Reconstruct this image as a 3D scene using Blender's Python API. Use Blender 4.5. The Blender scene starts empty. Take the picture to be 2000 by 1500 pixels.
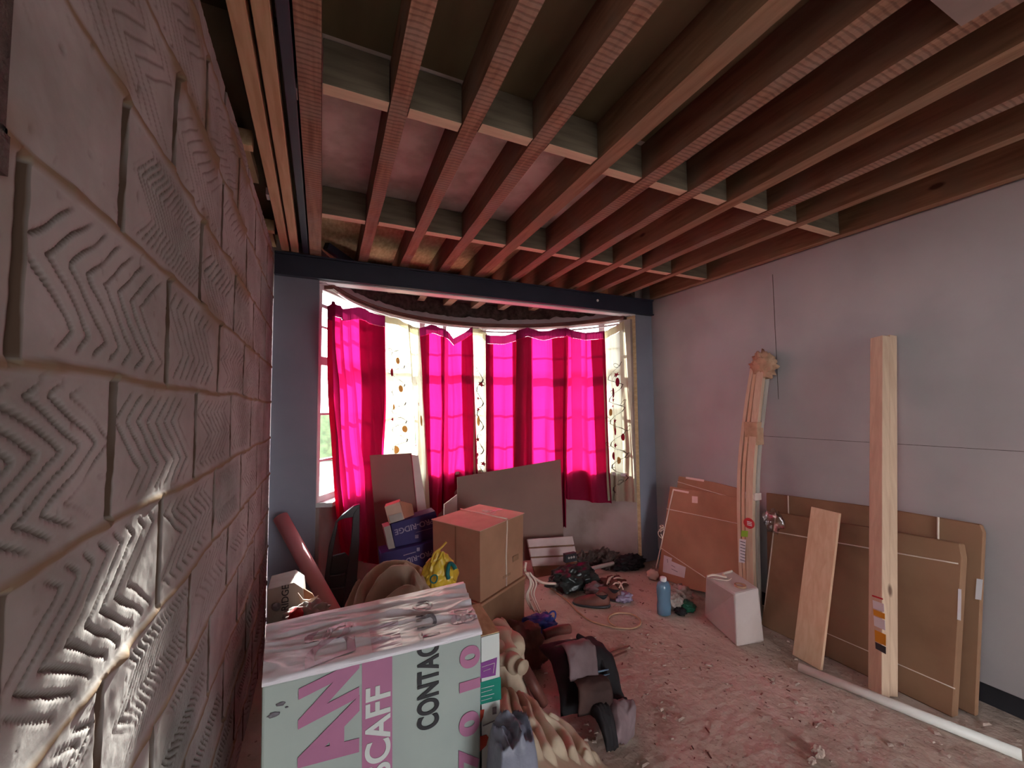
import bpy, bmesh, math, random
import numpy as np
from mathutils import Vector, Matrix, noise
random.seed(7)
S = bpy.context.scene
COL = S.collection
# ------------------------------------------------------------------ camera
FPX = 806.0
CAM = Vector((0, 0, 1.46))
def _n(v): return v / np.linalg.norm(v)
_D = _n(np.array([626 - 1000, 800 - 750, FPX])); _X = np.array([2740 - 1000, 778 - 750, FPX])
_X = _n(_X - _D * (_X @ _D)); _U = np.cross(_D, _X); _U = -_U if _U[1] > 0 else _U
RW = np.array([_X, _D, _U])                    # rows: world axes in camera space (x right, y down, z forward)
cam = bpy.data.objects.new('camera', bpy.data.cameras.new('camera')); COL.objects.link(cam)
cam.data.sensor_width = 36; cam.data.lens = 36 * FPX / 2000; cam.data.clip_start = 0.02; cam.data.clip_end = 200
cam.matrix_world = Matrix.Translation(CAM) @ Matrix([[RW[i][0], -RW[i][1], -RW[i][2]] for i in range(3)]).to_4x4()
S.camera = cam
# ------------------------------------------------------------------ light
W = bpy.data.worlds.new('world'); S.world = W; W.use_nodes = True
wn = W.node_tree.nodes; bg = wn['Background']
bg.inputs[0].default_value = (0.95, 0.97, 1.0, 1); bg.inputs[1].default_value = 11.5
sun = bpy.data.objects.new('sun', bpy.data.lights.new('sun', 'SUN')); COL.objects.link(sun)
sun.data.energy = 25; sun.data.angle = math.radians(0.9); sun.data.color = (1.0, 0.95, 0.88)
sun.rotation_euler = Vector((-0.14, -1, -0.44)).to_track_quat('-Z', 'Y').to_euler()
vs = S.view_settings
vs.view_transform = 'Standard'; vs.look = 'None'; vs.gamma = 1; vs.use_curve_mapping = False; vs.exposure = 0.52

# ------------------------------------------------------------------ helpers
def rd(px, py): return Vector(RW @ np.array([px - 1000, py - 750, FPX]))
def P(px, py, ax, val):                        # photo pixel -> point on the plane coordinate[ax] = val
    d = rd(px, py); t = (val - CAM[ax]) / d[ax]; return CAM + d * t
def PP(px, py, p0, n):
    d = rd(px, py); n = Vector(n); t = (Vector(p0) - CAM).dot(n) / d.dot(n); return CAM + d * t
BC = (1.355, 2.655)                            # centre of the bow window's circle
def CY(px, py, r):
    d = rd(px, py); ox, oy = CAM.x - BC[0], CAM.y - BC[1]
    a = d.x**2 + d.y**2; b = 2 * (ox * d.x + oy * d.y); c = ox * ox + oy * oy - r * r
    t = (-b + math.sqrt(max(0, b * b - 4 * a * c))) / (2 * a); p = CAM + d * t
    return math.atan2(p.x - BC[0], p.y - BC[1]), p.z
def arc(th, r, z): return Vector((BC[0] + r * math.sin(th), BC[1] + r * math.cos(th), z))
ORG = {}
def origin(o): return ORG.get(o.name, Vector((0, 0, 0)))
def link(name, bm_or_mesh, mats, parent=None, smooth=False, loc=None):
    if isinstance(bm_or_mesh, bmesh.types.BMesh):
        me = bpy.data.meshes.new(name); bm_or_mesh.normal_update(); bm_or_mesh.to_mesh(me); bm_or_mesh.free()
    else: me = bm_or_mesh
    if not isinstance(mats, (list, tuple)): mats = [mats]
    for m in mats: me.materials.append(m)
    o = bpy.data.objects.new(name, me); COL.objects.link(o)
    if parent is not None: base = origin(parent); o.parent = parent
    elif loc is not None: base = Vector(loc)
    else:
        vs_ = [v.co for v in me.vertices]
        base = Vector(((min(v.x for v in vs_) + max(v.x for v in vs_)) / 2, (min(v.y for v in vs_) + max(v.y for v in vs_)) / 2, min(v.z for v in vs_)))
    me.transform(Matrix.Translation(-base))
    if parent is None: o.location = base
    ORG[o.name] = base
    if smooth: me.polygons.foreach_set('use_smooth', [True] * len(me.polygons))
    return o
def tag(o, label=None, cat=None, group=None, kind=None):
    if label: o['label'] = label
    if cat: o['category'] = cat
    if group: o['group'] = group
    if kind: o['kind'] = kind
    return o
def thing(name, loc, label, cat, group=None):
    o = bpy.data.objects.new(name, None); COL.objects.link(o); o.location = loc; o.empty_display_size = .1
    ORG[o.name] = Vector(loc); return tag(o, label, cat, group)
def struct(name, bm, m, smooth=False): return tag(link(name, bm, m, None, smooth, (0, 0, 0)), kind='structure')
def NB(): return bmesh.new()
def hexa(bm, a, b, bev=0):                     # a: 4 bottom corners, b: 4 top corners
    v = [bm.verts.new(p) for p in list(a) + list(b)]
    fs = [bm.faces.new([v[i] for i in f]) for f in ((3, 2, 1, 0), (4, 5, 6, 7), (0, 1, 5, 4), (1, 2, 6, 5), (2, 3, 7, 6), (3, 0, 4, 7))]
    bmesh.ops.recalc_face_normals(bm, faces=fs)
    if bev:
        es = list({e for f in fs for e in f.edges})
        bmesh.ops.bevel(bm, geom=es, offset=bev, segments=2, profile=.5, affect='EDGES')
    return bm
def box(bm, x0, x1, y0, y1, z0, z1, bev=0):
    return hexa(bm, [(x0, y0, z0), (x1, y0, z0), (x1, y1, z0), (x0, y1, z0)], [(x0, y0, z1), (x1, y0, z1), (x1, y1, z1), (x0, y1, z1)], bev)
def slab(bm, pts, back, bev=0):                # planar polygon extruded by the vector back
    back = Vector(back); a = [bm.verts.new(p) for p in pts]; b = [bm.verts.new(Vector(p) + back) for p in pts]
    n = len(a); fs = [bm.faces.new(a), bm.faces.new(b[::-1])]
    for i in range(n): fs.append(bm.faces.new([a[i], b[i], b[(i + 1) % n], a[(i + 1) % n]]))
    bmesh.ops.recalc_face_normals(bm, faces=fs)
    if bev: bmesh.ops.bevel(bm, geom=list({e for f in fs for e in f.edges}), offset=bev, segments=1, affect='EDGES')
    return bm
def bar(bm, p0, p1, w, d, side=(0, 1, 0), bev=0):   # w along side, d across
    p0, p1 = Vector(p0), Vector(p1); t = (p1 - p0).normalized(); s = Vector(side); s = (s - t * s.dot(t)).normalized(); u = t.cross(s)
    q = lambda p: [p - s * w / 2 - u * d / 2, p + s * w / 2 - u * d / 2, p + s * w / 2 + u * d / 2, p - s * w / 2 + u * d / 2]
    return hexa(bm, q(p0), q(p1), bev)
def cr(pts, n=8):                              # Catmull-Rom
    pts = [Vector(p) for p in pts]
    if len(pts) < 3: return pts
    out = []; q = [2 * pts[0] - pts[1]] + pts + [2 * pts[-1] - pts[-2]]
    for i in range(1, len(q) - 2):
        for k in range(n):
            t = k / n; a, b, c, d = q[i - 1:i + 3]
            out.append(.5 * ((2 * b) + (c - a) * t + (2 * a - 5 * b + 4 * c - d) * t * t + (3 * b - a - 3 * c + d) * t**3))
    return out + [pts[-1]]
def tube(bm, pts, r, seg=8, smooth=True, n=8):
    pts = cr(pts, n) if smooth else [Vector(p) for p in pts]
    rr = r if callable(r) else (lambda t: r)
    rings = []; up = Vector((0, 0, 1))
    for i, p in enumerate(pts):
        t = (pts[min(i + 1, len(pts) - 1)] - pts[max(i - 1, 0)]).normalized()
        a = t.cross(up)
        if a.length < .1: a = t.cross(Vector((0, 1, 0)))
        a.normalize(); b = t.cross(a); R = rr(i / max(1, len(pts) - 1))
        rings.append([bm.verts.new(p + (a * math.cos(k * 2 * math.pi / seg) + b * math.sin(k * 2 * math.pi / seg)) * R) for k in range(seg)])
    for i in range(len(rings) - 1):
        for k in range(seg): bm.faces.new([rings[i][k], rings[i][(k + 1) % seg], rings[i + 1][(k + 1) % seg], rings[i + 1][k]])
    bm.faces.new(rings[0][::-1]); bm.faces.new(rings[-1]); return bm
def lathe(bm, prof, c, seg=24, sx=1, sy=1):
    rings = [[bm.verts.new((c[0] + r * sx * math.cos(k * 2 * math.pi / seg), c[1] + r * sy * math.sin(k * 2 * math.pi / seg), c[2] + z)) for k in range(seg)] for r, z in prof]
    for i in range(len(rings) - 1):
        for k in range(seg): bm.faces.new([rings[i][k], rings[i][(k + 1) % seg], rings[i + 1][(k + 1) % seg], rings[i + 1][k]])
    bm.faces.new(rings[0][::-1]); bm.faces.new(rings[-1]); return bm
def text(s, origin_, right, up, size, mat, parent, name='lettering', bold=.02, shear=0, spacing=1.0, thick=.0006, align='LEFT', wscale=1.0):
    cu = bpy.data.curves.new('t', 'FONT'); cu.body = s; cu.size = size; cu.extrude = thick; cu.offset = bold * size; cu.shear = shear
    cu.space_character = spacing; cu.align_x = align
    t = bpy.data.objects.new('t', cu); COL.objects.link(t); bpy.context.view_layer.update()
    me = bpy.data.meshes.new_from_object(t.evaluated_get(bpy.context.evaluated_depsgraph_get()))
    bpy.data.objects.remove(t); bpy.data.curves.remove(cu)
    r = Vector(right).normalized(); u = Vector(up).normalized(); n = r.cross(u)
    M = Matrix([[r[i] * wscale, u[i], n[i], origin_[i]] for i in range(3)] + [[0, 0, 0, 1]])
    me.transform(M); me.name = name
    return link(name, me, mat, parent)
def fb(p, o=4, l=2.0, h=.55):
    a, s, f = 1, 0, 1
    for _ in range(o): s += a * noise.noise(p * f); a *= h; f *= l
    return s
# ------------------------------------------------------------------ materials
def nodes(name):
    m = bpy.data.materials.new(name); m.use_nodes = True; nt = m.node_tree
    return m, nt, nt.nodes['Principled BSDF']
def L(nt, a, b): nt.links.new(a, b)
def coord(nt, scale=(1, 1, 1), rot=(0, 0, 0)):
    tc = nt.nodes.new('ShaderNodeTexCoord'); mp = nt.nodes.new('ShaderNodeMapping'); mp.inputs['Scale'].default_value = scale; mp.inputs['Rotation'].default_value = rot
    L(nt, tc.outputs['Object'], mp.inputs[0]); return mp.outputs[0]
def mat(name, c1, c2=None, rough=.8, ns=8, scale=(1, 1, 1), bump=.15, bs=40, metal=0, spec=.3, detail=6, c3=None, s3=1.2, dist=.004, th=(.35, .65)):
    m, nt, b = nodes(name); c2 = c2 or tuple(x * .8 for x in c1)
    v = coord(nt, scale)
    n = nt.nodes.new('ShaderNodeTexNoise'); n.inputs['Scale'].default_value = ns; n.inputs['Detail'].default_value = detail; L(nt, v, n.inputs[0])
    r = nt.nodes.new('ShaderNodeValToRGB'); r.color_ramp.elements[0].position = th[0]; r.color_ramp.elements[1].position = th[1]
    r.color_ramp.elements[0].color = (*c2, 1); r.color_ramp.elements[1].color = (*c1, 1); L(nt, n.outputs[0], r.inputs[0])
    out = r.outputs[0]
    if c3:
        n3 = nt.nodes.new('ShaderNodeTexNoise'); n3.inputs['Scale'].default_value = s3; n3.inputs['Detail'].default_value = 5; L(nt, v, n3.inputs[0])
        r3 = nt.nodes.new('ShaderNodeValToRGB'); r3.color_ramp.elements[0].position = .45; r3.color_ramp.elements[1].position = .62; L(nt, n3.outputs[0], r3.inputs[0])
        mx = nt.nodes.new('ShaderNodeMixRGB'); L(nt, r3.outputs[0], mx.inputs[0]); L(nt, out, mx.inputs[1]); mx.inputs[2].default_value = (*c3, 1); out = mx.outputs[0]
    L(nt, out, b.inputs['Base Color'])
    b.inputs['Roughness'].default_value = rough; b.inputs['Metallic'].default_value = metal; b.inputs['Specular IOR Level'].default_value = spec
    if bump:
        n2 = nt.nodes.new('ShaderNodeTexNoise'); n2.inputs['Scale'].default_value = bs; n2.inputs['Detail'].default_value = 5; L(nt, v, n2.inputs[0])
        bp = nt.nodes.new('ShaderNodeBump'); bp.inputs['Strength'].default_value = bump; bp.inputs['Distance'].default_value = dist
        L(nt, n2.outputs[0], bp.inputs['Height']); L(nt, bp.outputs[0], b.inputs['Normal'])
    return m
def wood(name, c1, c2, axis, saw=0, rough=.75, knots=True, dirt=None, side_tint=None):
    m, nt, b = nodes(name); sc = [14, 14, 14]; sc[axis] = 1.1; v = coord(nt, sc)
    n = nt.nodes.new('ShaderNodeTexNoise'); n.inputs['Scale'].default_value = 3; n.inputs['Detail'].default_value = 7; n.inputs['Distortion'].default_value = .6; L(nt, v, n.inputs[0])
    r = nt.nodes.new('ShaderNodeValToRGB'); r.color_ramp.elements[0].position = .33; r.color_ramp.elements[1].position = .66
    r.color_ramp.elements[0].color = (*c2, 1); r.color_ramp.elements[1].color = (*c1, 1); L(nt, n.outputs[0], r.inputs[0]); out = r.outputs[0]
    if dirt:
        n3 = nt.nodes.new('ShaderNodeTexNoise'); n3.inputs['Scale'].default_value = 5; n3.inputs['Detail'].default_value = 8; L(nt, coord(nt), n3.inputs[0])
        r3 = nt.nodes.new('ShaderNodeValToRGB'); r3.color_ramp.elements[0].position = .42; r3.color_ramp.elements[1].position = .7; L(nt, n3.outputs[0], r3.inputs[0])
        mx = nt.nodes.new('ShaderNodeMixRGB'); L(nt, r3.outputs[0], mx.inputs[0]); L(nt, out, mx.inputs[1]); mx.inputs[2].default_value = (*dirt, 1); out = mx.outputs[0]
    if knots:
        vo = nt.nodes.new('ShaderNodeTexVoronoi'); s2 = [5, 5, 5]; s2[axis] = 2.2; L(nt, coord(nt, s2), vo.inputs[0]); vo.inputs['Scale'].default_value = 1
        r4 = nt.nodes.new('ShaderNodeValToRGB'); r4.color_ramp.elements[0].position = .05; r4.color_ramp.elements[1].position = .09; r4.color_ramp.elements[0].color = (1, 1, 1, 1); r4.color_ramp.elements[1].color = (0, 0, 0, 1)
        L(nt, vo.outputs['Distance'], r4.inputs[0]); mk = nt.nodes.new('ShaderNodeMixRGB'); L(nt, r4.outputs[0], mk.inputs[0]); L(nt, out, mk.inputs[1]); mk.inputs[2].default_value = (c2[0] * .35, c2[1] * .3, c2[2] * .3, 1); out = mk.outputs[0]
    h = n.outputs[0]; strength = .25
    if saw:                                    # lath marks run across the under edge only
        ge = nt.nodes.new('ShaderNodeNewGeometry'); sg = nt.nodes.new('ShaderNodeSeparateXYZ'); L(nt, ge.outputs['True Normal'], sg.inputs[0]); lt = nt.nodes.new('ShaderNodeMath'); lt.operation = 'LESS_THAN'; L(nt, sg.outputs[2], lt.inputs[0]); lt.inputs[1].default_value = -.6
        s3 = [1, 1, 1]; s3[axis] = 1
        w = nt.nodes.new('ShaderNodeTexWave'); w.bands_direction = 'XYZ'[axis]; w.inputs['Scale'].default_value = saw; w.inputs['Distortion'].default_value = 2.2; w.inputs['Detail'].default_value = 3; w.inputs['Detail Scale'].default_value = 1.2; L(nt, coord(nt, s3), w.inputs[0])
        rw = nt.nodes.new('ShaderNodeValToRGB'); rw.color_ramp.elements[0].position = .05; rw.color_ramp.elements[1].position = .45; rw.color_ramp.elements[0].color = (.45, .45, .45, 1); L(nt, w.outputs[1] if len(w.outputs) > 1 else w.outputs[0], rw.inputs[0])
        mm = nt.nodes.new('ShaderNodeMixRGB'); mm.blend_type = 'MULTIPLY'; ml = nt.nodes.new('ShaderNodeMath'); ml.operation = 'MULTIPLY'; ml.inputs[1].default_value = .6; L(nt, lt.outputs[0], ml.inputs[0]); L(nt, ml.outputs[0], mm.inputs[0]); L(nt, out, mm.inputs[1]); L(nt, rw.outputs[0], mm.inputs[2]); out = mm.outputs[0]
        hm = nt.nodes.new('ShaderNodeMixRGB'); L(nt, lt.outputs[0], hm.inputs[0]); L(nt, n.outputs[0], hm.inputs[1]); L(nt, rw.outputs[0], hm.inputs[2]); h = hm.outputs[0]; strength = .5
    if side_tint:                                   # every face but the underside is multiplied by a darker tint
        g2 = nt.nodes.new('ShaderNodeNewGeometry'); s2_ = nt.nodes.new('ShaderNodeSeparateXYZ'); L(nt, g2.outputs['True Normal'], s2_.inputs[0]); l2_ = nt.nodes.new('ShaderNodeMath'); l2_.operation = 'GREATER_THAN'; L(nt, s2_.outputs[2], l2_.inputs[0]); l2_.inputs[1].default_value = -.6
        ma = nt.nodes.new('ShaderNodeMixRGB'); ma.blend_type = 'MULTIPLY'; L(nt, l2_.outputs[0], ma.inputs[0]); L(nt, out, ma.inputs[1]); ma.inputs[2].default_value = (*side_tint, 1); out = ma.outputs[0]
    L(nt, out, b.inputs['Base Color']); b.inputs['Roughness'].default_value = rough; b.inputs['Specular IOR Level'].default_value = .2
    bp = nt.nodes.new('ShaderNodeBump'); bp.inputs['Strength'].default_value = strength; bp.inputs['Distance'].default_value = .003; L(nt, h, bp.inputs['Height']); L(nt, bp.outputs[0], b.inputs['Normal'])
    return m
def cloth(name, refl, trans, f=.6, clear=.0, rough=.9, ccol=None):
    m = bpy.data.materials.new(name); m.use_nodes = True; nt = m.node_tree; nt.nodes.remove(nt.nodes['Principled BSDF']); out = nt.nodes['Material Output']
    d = nt.nodes.new('ShaderNodeBsdfDiffuse'); t = nt.nodes.new('ShaderNodeBsdfTranslucent'); t.inputs[0].default_value = (*trans, 1)
    n = nt.nodes.new('ShaderNodeTexNoise'); n.inputs['Scale'].default_value = 12; L(nt, coord(nt), n.inputs[0])
    mr = nt.nodes.new('ShaderNodeMixRGB'); L(nt, n.outputs[0], mr.inputs[0]); mr.inputs[1].default_value = (*[x * .85 for x in refl], 1); mr.inputs[2].default_value = (*[min(1, x * 1.15) for x in refl], 1); L(nt, mr.outputs[0], d.inputs[0])
    x = nt.nodes.new('ShaderNodeMixShader'); x.inputs[0].default_value = f; L(nt, d.outputs[0], x.inputs[1]); L(nt, t.outputs[0], x.inputs[2]); res = x.outputs[0]
    if clear:
        tr = nt.nodes.new('ShaderNodeBsdfTransparent'); tr.inputs[0].default_value = (*(ccol or trans), 1); y = nt.nodes.new('ShaderNodeMixShader'); y.inputs[0].default_value = clear
        L(nt, res, y.inputs[1]); L(nt, tr.outputs[0], y.inputs[2]); res = y.outputs[0]
    L(nt, res, out.inputs[0]); return m
def glassy(name, tint=(.95, .98, .98), gloss=.06, rough=.02):
    m = bpy.data.materials.new(name); m.use_nodes = True; nt = m.node_tree; nt.nodes.remove(nt.nodes['Principled BSDF']); out = nt.nodes['Material Output']
    a = nt.nodes.new('ShaderNodeBsdfTransparent'); a.inputs[0].default_value = (*tint, 1); g = nt.nodes.new('ShaderNodeBsdfGlossy'); g.inputs['Roughness'].default_value = rough
    x = nt.nodes.new('ShaderNodeMixShader'); x.inputs[0].default_value = gloss; L(nt, a.outputs[0], x.inputs[1]); L(nt, g.outputs[0], x.inputs[2]); L(nt, x.outputs[0], out.inputs[0]); return m
M = {}
M['plaster'] = mat('plasterboard_grey', (.38, .345, .345), (.33, .30, .30), ns=2.2, bump=.06, bs=60, c3=(.41, .37, .36), s3=1.0, spec=.1)
M['pboard'] = mat('plasterboard_column', (.24, .245, .30), (.21, .215, .265), ns=3, bump=.05)
M['bayplaster'] = mat('old_plaster', (.36, .27, .245), (.28, .21, .19), ns=4, bump=.3, bs=25, c3=(.40, .32, .30), s3=2)
M['fascia'] = mat('fascia_plaster', (.42, .38, .40), (.36, .32, .33), ns=6, bump=.2)
M['lath'] = mat('lath_rubble', (.12, .085, .075), (.05, .035, .03), ns=22, bump=.8, bs=50, dist=.02)
M['steel'] = mat('painted_steel', (.028, .033, .055), (.022, .026, .045), rough=.5, ns=5, bump=.03, spec=.4)
M['joist'] = wood('old_joist', (.42, .24, .16), (.25, .13, .085), 1, saw=16, dirt=(.34, .25, .20), side_tint=(.50, .40, .34))
M['joist2'] = wood('brown_joist', (.40, .24, .15), (.24, .13, .075), 1, saw=0, dirt=(.28, .19, .13), side_tint=(.55, .48, .42))
M['newbatten'] = wood('pine_batten', (.62, .44, .27), (.48, .32, .18), 1)
M['nogshade'] = wood('nogging_shaded_faces', (.20, .165, .12), (.13, .105, .075), 0)  # shade painted into the colour of all faces but the underside
M['nogedge'] = wood('nogging_pale_underside', (.74, .60, .42), (.62, .48, .33), 0)  # pale wood, on bottom faces only
M['boards'] = mat('old_floorboards', (.20, .15, .085), (.12, .09, .05), ns=4, scale=(1, .3, 1), bump=.2, bs=15)
M['midboard'] = mat('old_plaster_above', (.60, .49, .44), (.46, .37, .33), ns=8, bump=.3, bs=25, c3=(.72, .62, .58), s3=5)
M['osb'] = mat('chipboard', (.62, .45, .26), (.44, .30, .16), ns=45, scale=(1, .35, 1), bump=.3, bs=50)
M['redwood'] = mat('stained_wood', (.16, .06, .045), (.09, .035, .03), rough=.4, ns=6, scale=(1, 1, 4), bump=.1)
M['whiteplastic'] = mat('white_plastic', (.72, .70, .70), (.66, .64, .64), rough=.4, bump=.02)
M['upvc'] = mat('window_frame_paint', (.62, .60, .60), (.55, .53, .53), rough=.45, bump=.03)
M['glass'] = glassy('window_glass')
M['card'] = mat('cardboard', (.40, .215, .135), (.33, .175, .11), ns=5, bump=.08, bs=30, spec=.1)
M['card_dark'] = mat('cardboard_brown', (.25, .135, .08), (.19, .10, .06), ns=4, bump=.1, bs=30, c3=(.29, .165, .10), spec=.1)
M['card_light'] = mat('cardboard_pale', (.62, .43, .34), (.53, .35, .27), ns=6, bump=.08)
M['cord'] = mat('cord_cream', (.72, .60, .50), (.62, .50, .42), bump=.1)
M['tape'] = mat('packing_tape', (.75, .62, .56), (.66, .52, .46), rough=.15, bump=.4, bs=60, spec=.6)
M['timber'] = wood('pine_stud', (.60, .43, .31), (.51, .35, .25), 2)
M['timber2'] = wood('pine_plank', (.62, .40, .27), (.54, .33, .21), 2)
M['timber_grey'] = mat('film_on_stud', (.46, .42, .37), (.38, .34, .29), rough=.3, ns=9, scale=(1, 1, .3), bump=.3, bs=14, spec=.6)
M['paper'] = mat('brown_paper', (.50, .31, .20), (.36, .21, .13), ns=14, bump=.5, bs=20, dist=.01)
M['film'] = glassy('clear_film', (.9, .9, .9), .22, .2)
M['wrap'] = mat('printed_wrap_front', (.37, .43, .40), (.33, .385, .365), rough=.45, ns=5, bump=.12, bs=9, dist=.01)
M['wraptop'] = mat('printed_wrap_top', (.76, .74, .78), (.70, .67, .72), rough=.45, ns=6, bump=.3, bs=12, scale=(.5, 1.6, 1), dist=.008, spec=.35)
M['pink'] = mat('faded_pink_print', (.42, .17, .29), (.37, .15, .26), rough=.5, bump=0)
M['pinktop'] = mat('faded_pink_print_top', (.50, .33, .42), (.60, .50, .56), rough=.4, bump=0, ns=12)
M['black'] = mat('black_print', (.035, .035, .04), (.03, .03, .035), rough=.5, bump=0)
M['greyink'] = mat('worn_print', (.14, .13, .15), (.34, .32, .35), rough=.4, bump=0, ns=30, th=(.3, .5))
M['whiteink'] = mat('white_print', (.60, .64, .62), (.56, .6, .58), bump=0)
M['purple'] = mat('purple_carton', (.035, .022, .12), (.028, .018, .10), rough=.6, ns=5, bump=.03)
M['lilac'] = mat('lilac_print', (.32, .26, .36), (.22, .17, .26), bump=0, ns=30)
M['white'] = mat('white_label', (.66, .64, .66), (.60, .58, .6), bump=0)
M['whitecard'] = mat('white_carton', (.42, .38, .35), (.35, .31, .28), ns=7, bump=.06)
M['sheet'] = mat('dust_sheet_cotton', (.50, .40, .29), (.42, .33, .24), ns=6, bump=.25, bs=22, c3=(.55, .46, .35), s3=3)
M['sheet2'] = mat('dust_sheet_brown', (.50, .36, .28), (.38, .27, .20), ns=6, bump=.2, bs=30)
M['yellow'] = mat('yellow_bag', (.62, .42, .035), (.50, .32, .03), rough=.35, ns=8, bump=.4, bs=16, dist=.01, spec=.5)
M['teal'] = mat('teal_print', (.01, .13, .13), (.008, .11, .11), rough=.4, bump=0)
M['pinktube'] = mat('pink_foam', (.74, .34, .36), (.66, .29, .31), rough=.6, ns=5, bump=.08)
M['blackplastic'] = mat('black_plastic', (.03, .03, .036), (.02, .02, .024), rough=.3, ns=6, bump=.05, spec=.5)
M['binbag'] = mat('bin_bag', (.02, .028, .026), (.012, .014, .014), rough=.28, ns=9, bump=.4, bs=9, dist=.02, spec=.35)
M['blackcloth'] = mat('black_cloth', (.02, .018, .02), (.012, .01, .012), ns=9, bump=.4, bs=30)
M['browncloth'] = mat('brown_cloth', (.16, .07, .05), (.09, .04, .03), ns=7, bump=.4, bs=25)
M['pinkgrey'] = mat('dusty_grey_fabric', (.22, .155, .165), (.14, .095, .10), ns=6, bump=.3, bs=30)
M['darkbrown'] = mat('dark_brown_canvas', (.07, .035, .03), (.04, .02, .018), ns=7, bump=.4, bs=25)
M['bluebag'] = mat('blue_bag', (.02, .05, .32), (.012, .03, .2), rough=.35, ns=9, bump=.5, bs=18, dist=.01, spec=.5)
M['blueliquid'] = mat('blue_bottle', (.12, .21, .30), (.10, .18, .26), rough=.2, ns=3, bump=.02, spec=.5)
M['tub'] = mat('milky_plastic', (.56, .47, .44), (.50, .42, .40), rough=.35, ns=4, bump=.05, c3=(.46, .37, .34), s3=3, spec=.4)
M['leather'] = mat('worn_leather', (.17, .06, .045), (.09, .03, .025), rough=.45, ns=9, bump=.3)
M['foot'] = mat('rust_stain', (.30, .13, .06), (.22, .09, .05), ns=20)
M['slat'] = mat('white_tile_board', (.56, .45, .43), (.48, .38, .36), rough=.5, ns=9, bump=.15)
M['gyp'] = mat('board_sheet', (.26, .17, .14), (.22, .145, .12), ns=2, bump=.04)
M['gypedge'] = mat('board_edge', (.62, .56, .52), (.56, .50, .47), bump=.1)
M['pipe'] = mat('white_pipe', (.70, .69, .64), (.64, .62, .57), rough=.35, ns=4, bump=.02)
M['red'] = mat('red_label', (.50, .03, .04), (.45, .03, .03), bump=0)
M['orange'] = mat('orange_label', (.60, .27, .02), (.55, .24, .02), bump=0)
M['green'] = mat('green_label', (.28, .50, .05), (.25, .45, .05), bump=0)
M['greenbag'] = mat('green_plastic', (.02, .17, .10), (.015, .1, .06), rough=.3, bump=.4, dist=.01)
M['clearbag'] = mat('crumpled_clear_bag', (.46, .38, .34), (.30, .25, .22), rough=.25, ns=18, bump=.7, bs=25, dist=.015, spec=.6)
M['redbar'] = mat('rust_red_print', (.42, .055, .03), (.36, .05, .03), bump=0)
M['labelgreen'] = mat('green_print', (.012, .21, .15), (.01, .17, .12), bump=0)
M['labelpurple'] = mat('purple_print', (.22, .06, .25), (.18, .05, .21), bump=0)
M['bluepack'] = mat('grey_blue_plastic', (.20, .21, .27), (.12, .13, .18), rough=.4, ns=7, bump=.6, bs=10, dist=.02, spec=.5)
M['dust'] = mat('concrete_chips', (.50, .38, .32), (.26, .18, .15), ns=30, bump=.3)
M['curtain'] = cloth('magenta_curtain', (.36, .03, .08), (.52, .005, .072), .6, .012, ccol=(.8, .01, .2))
M['curtain_side'] = cloth('magenta_curtain_double', (.32, .03, .09), (.15, .008, .075), .6)
M['curtain_hem'] = cloth('magenta_curtain_tape', (.20, .015, .06), (.12, .004, .03), .35)
M['voile'] = cloth('cream_curtain', (.55, .48, .36), (.42, .39, .29), .55, .02, ccol=(1, 1, .95))
M['voile_hem'] = cloth('cream_curtain_tape', (.60, .50, .36), (.30, .24, .14), .4)
M['leafred'] = cloth('red_leaf_print', (.40, .02, .05), (.09, .004, .008), .5)
M['leafbrown'] = cloth('brown_stem_print', (.10, .07, .06), (.006, .004, .003), .3)
M['leaforange'] = cloth('orange_leaf_print', (.60, .32, .12), (.22, .10, .03), .5)
M['ground'] = mat('pavement', (.13, .13, .12), (.10, .10, .095), ns=2)
M['hedge'] = mat('hedge_green', (.10, .15, .07), (.05, .08, .04), ns=7, bump=.5)

# floor: dusty concrete, paler where swept plaster dust lies
def floor_mat():
    m, nt, b = nodes('dusty_concrete'); v = coord(nt)
    def N(s, d=8, dist=0): n = nt.nodes.new('ShaderNodeTexNoise'); n.inputs['Scale'].default_value = s; n.inputs['Detail'].default_value = d; n.inputs['Distortion'].default_value = dist; L(nt, v, n.inputs[0]); return n.outputs[0]
    def R(i, p0, p1, c0, c1): r = nt.nodes.new('ShaderNodeValToRGB'); e = r.color_ramp.elements; e[0].position = p0; e[1].position = p1; e[0].color = (*c0, 1); e[1].color = (*c1, 1); L(nt, i, r.inputs[0]); return r.outputs[0]
    def X(f, a, c, bt='MIX'): x = nt.nodes.new('ShaderNodeMixRGB'); x.blend_type = bt; L(nt, f, x.inputs[0]) if not isinstance(f, float) else setattr(x.inputs[0], 'default_value', f); L(nt, a, x.inputs[1]); L(nt, c, x.inputs[2]) if not isinstance(c, tuple) else setattr(x.inputs[2], 'default_value', (*c, 1)); return x.outputs[0]
    base = R(N(1.6, 9, .4), .35, .68, (.38, .30, .25), (.58, .47, .40))
    c = X(R(N(9, 8), .45, .66, (0, 0, 0), (.7, .7, .7)), base, (.50, .41, .35))
    c = X(R(N(45, 3), .66, .72, (0, 0, 0), (.7, .7, .7)), c, (.12, .075, .06))
    sep = nt.nodes.new('ShaderNodeSeparateXYZ'); L(nt, v, sep.inputs[0])
    L(nt, c, b.inputs['Base Color']); b.inputs['Roughness'].default_value = 1; b.inputs['Specular IOR Level'].default_value = .03
    bp = nt.nodes.new('ShaderNodeBump'); bp.inputs['Strength'].default_value = .9; bp.inputs['Distance'].default_value = .02; L(nt, N(16, 10), bp.inputs['Height']); L(nt, bp.outputs[0], b.inputs['Normal'])
    return m
M['floor'] = floor_mat()
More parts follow.
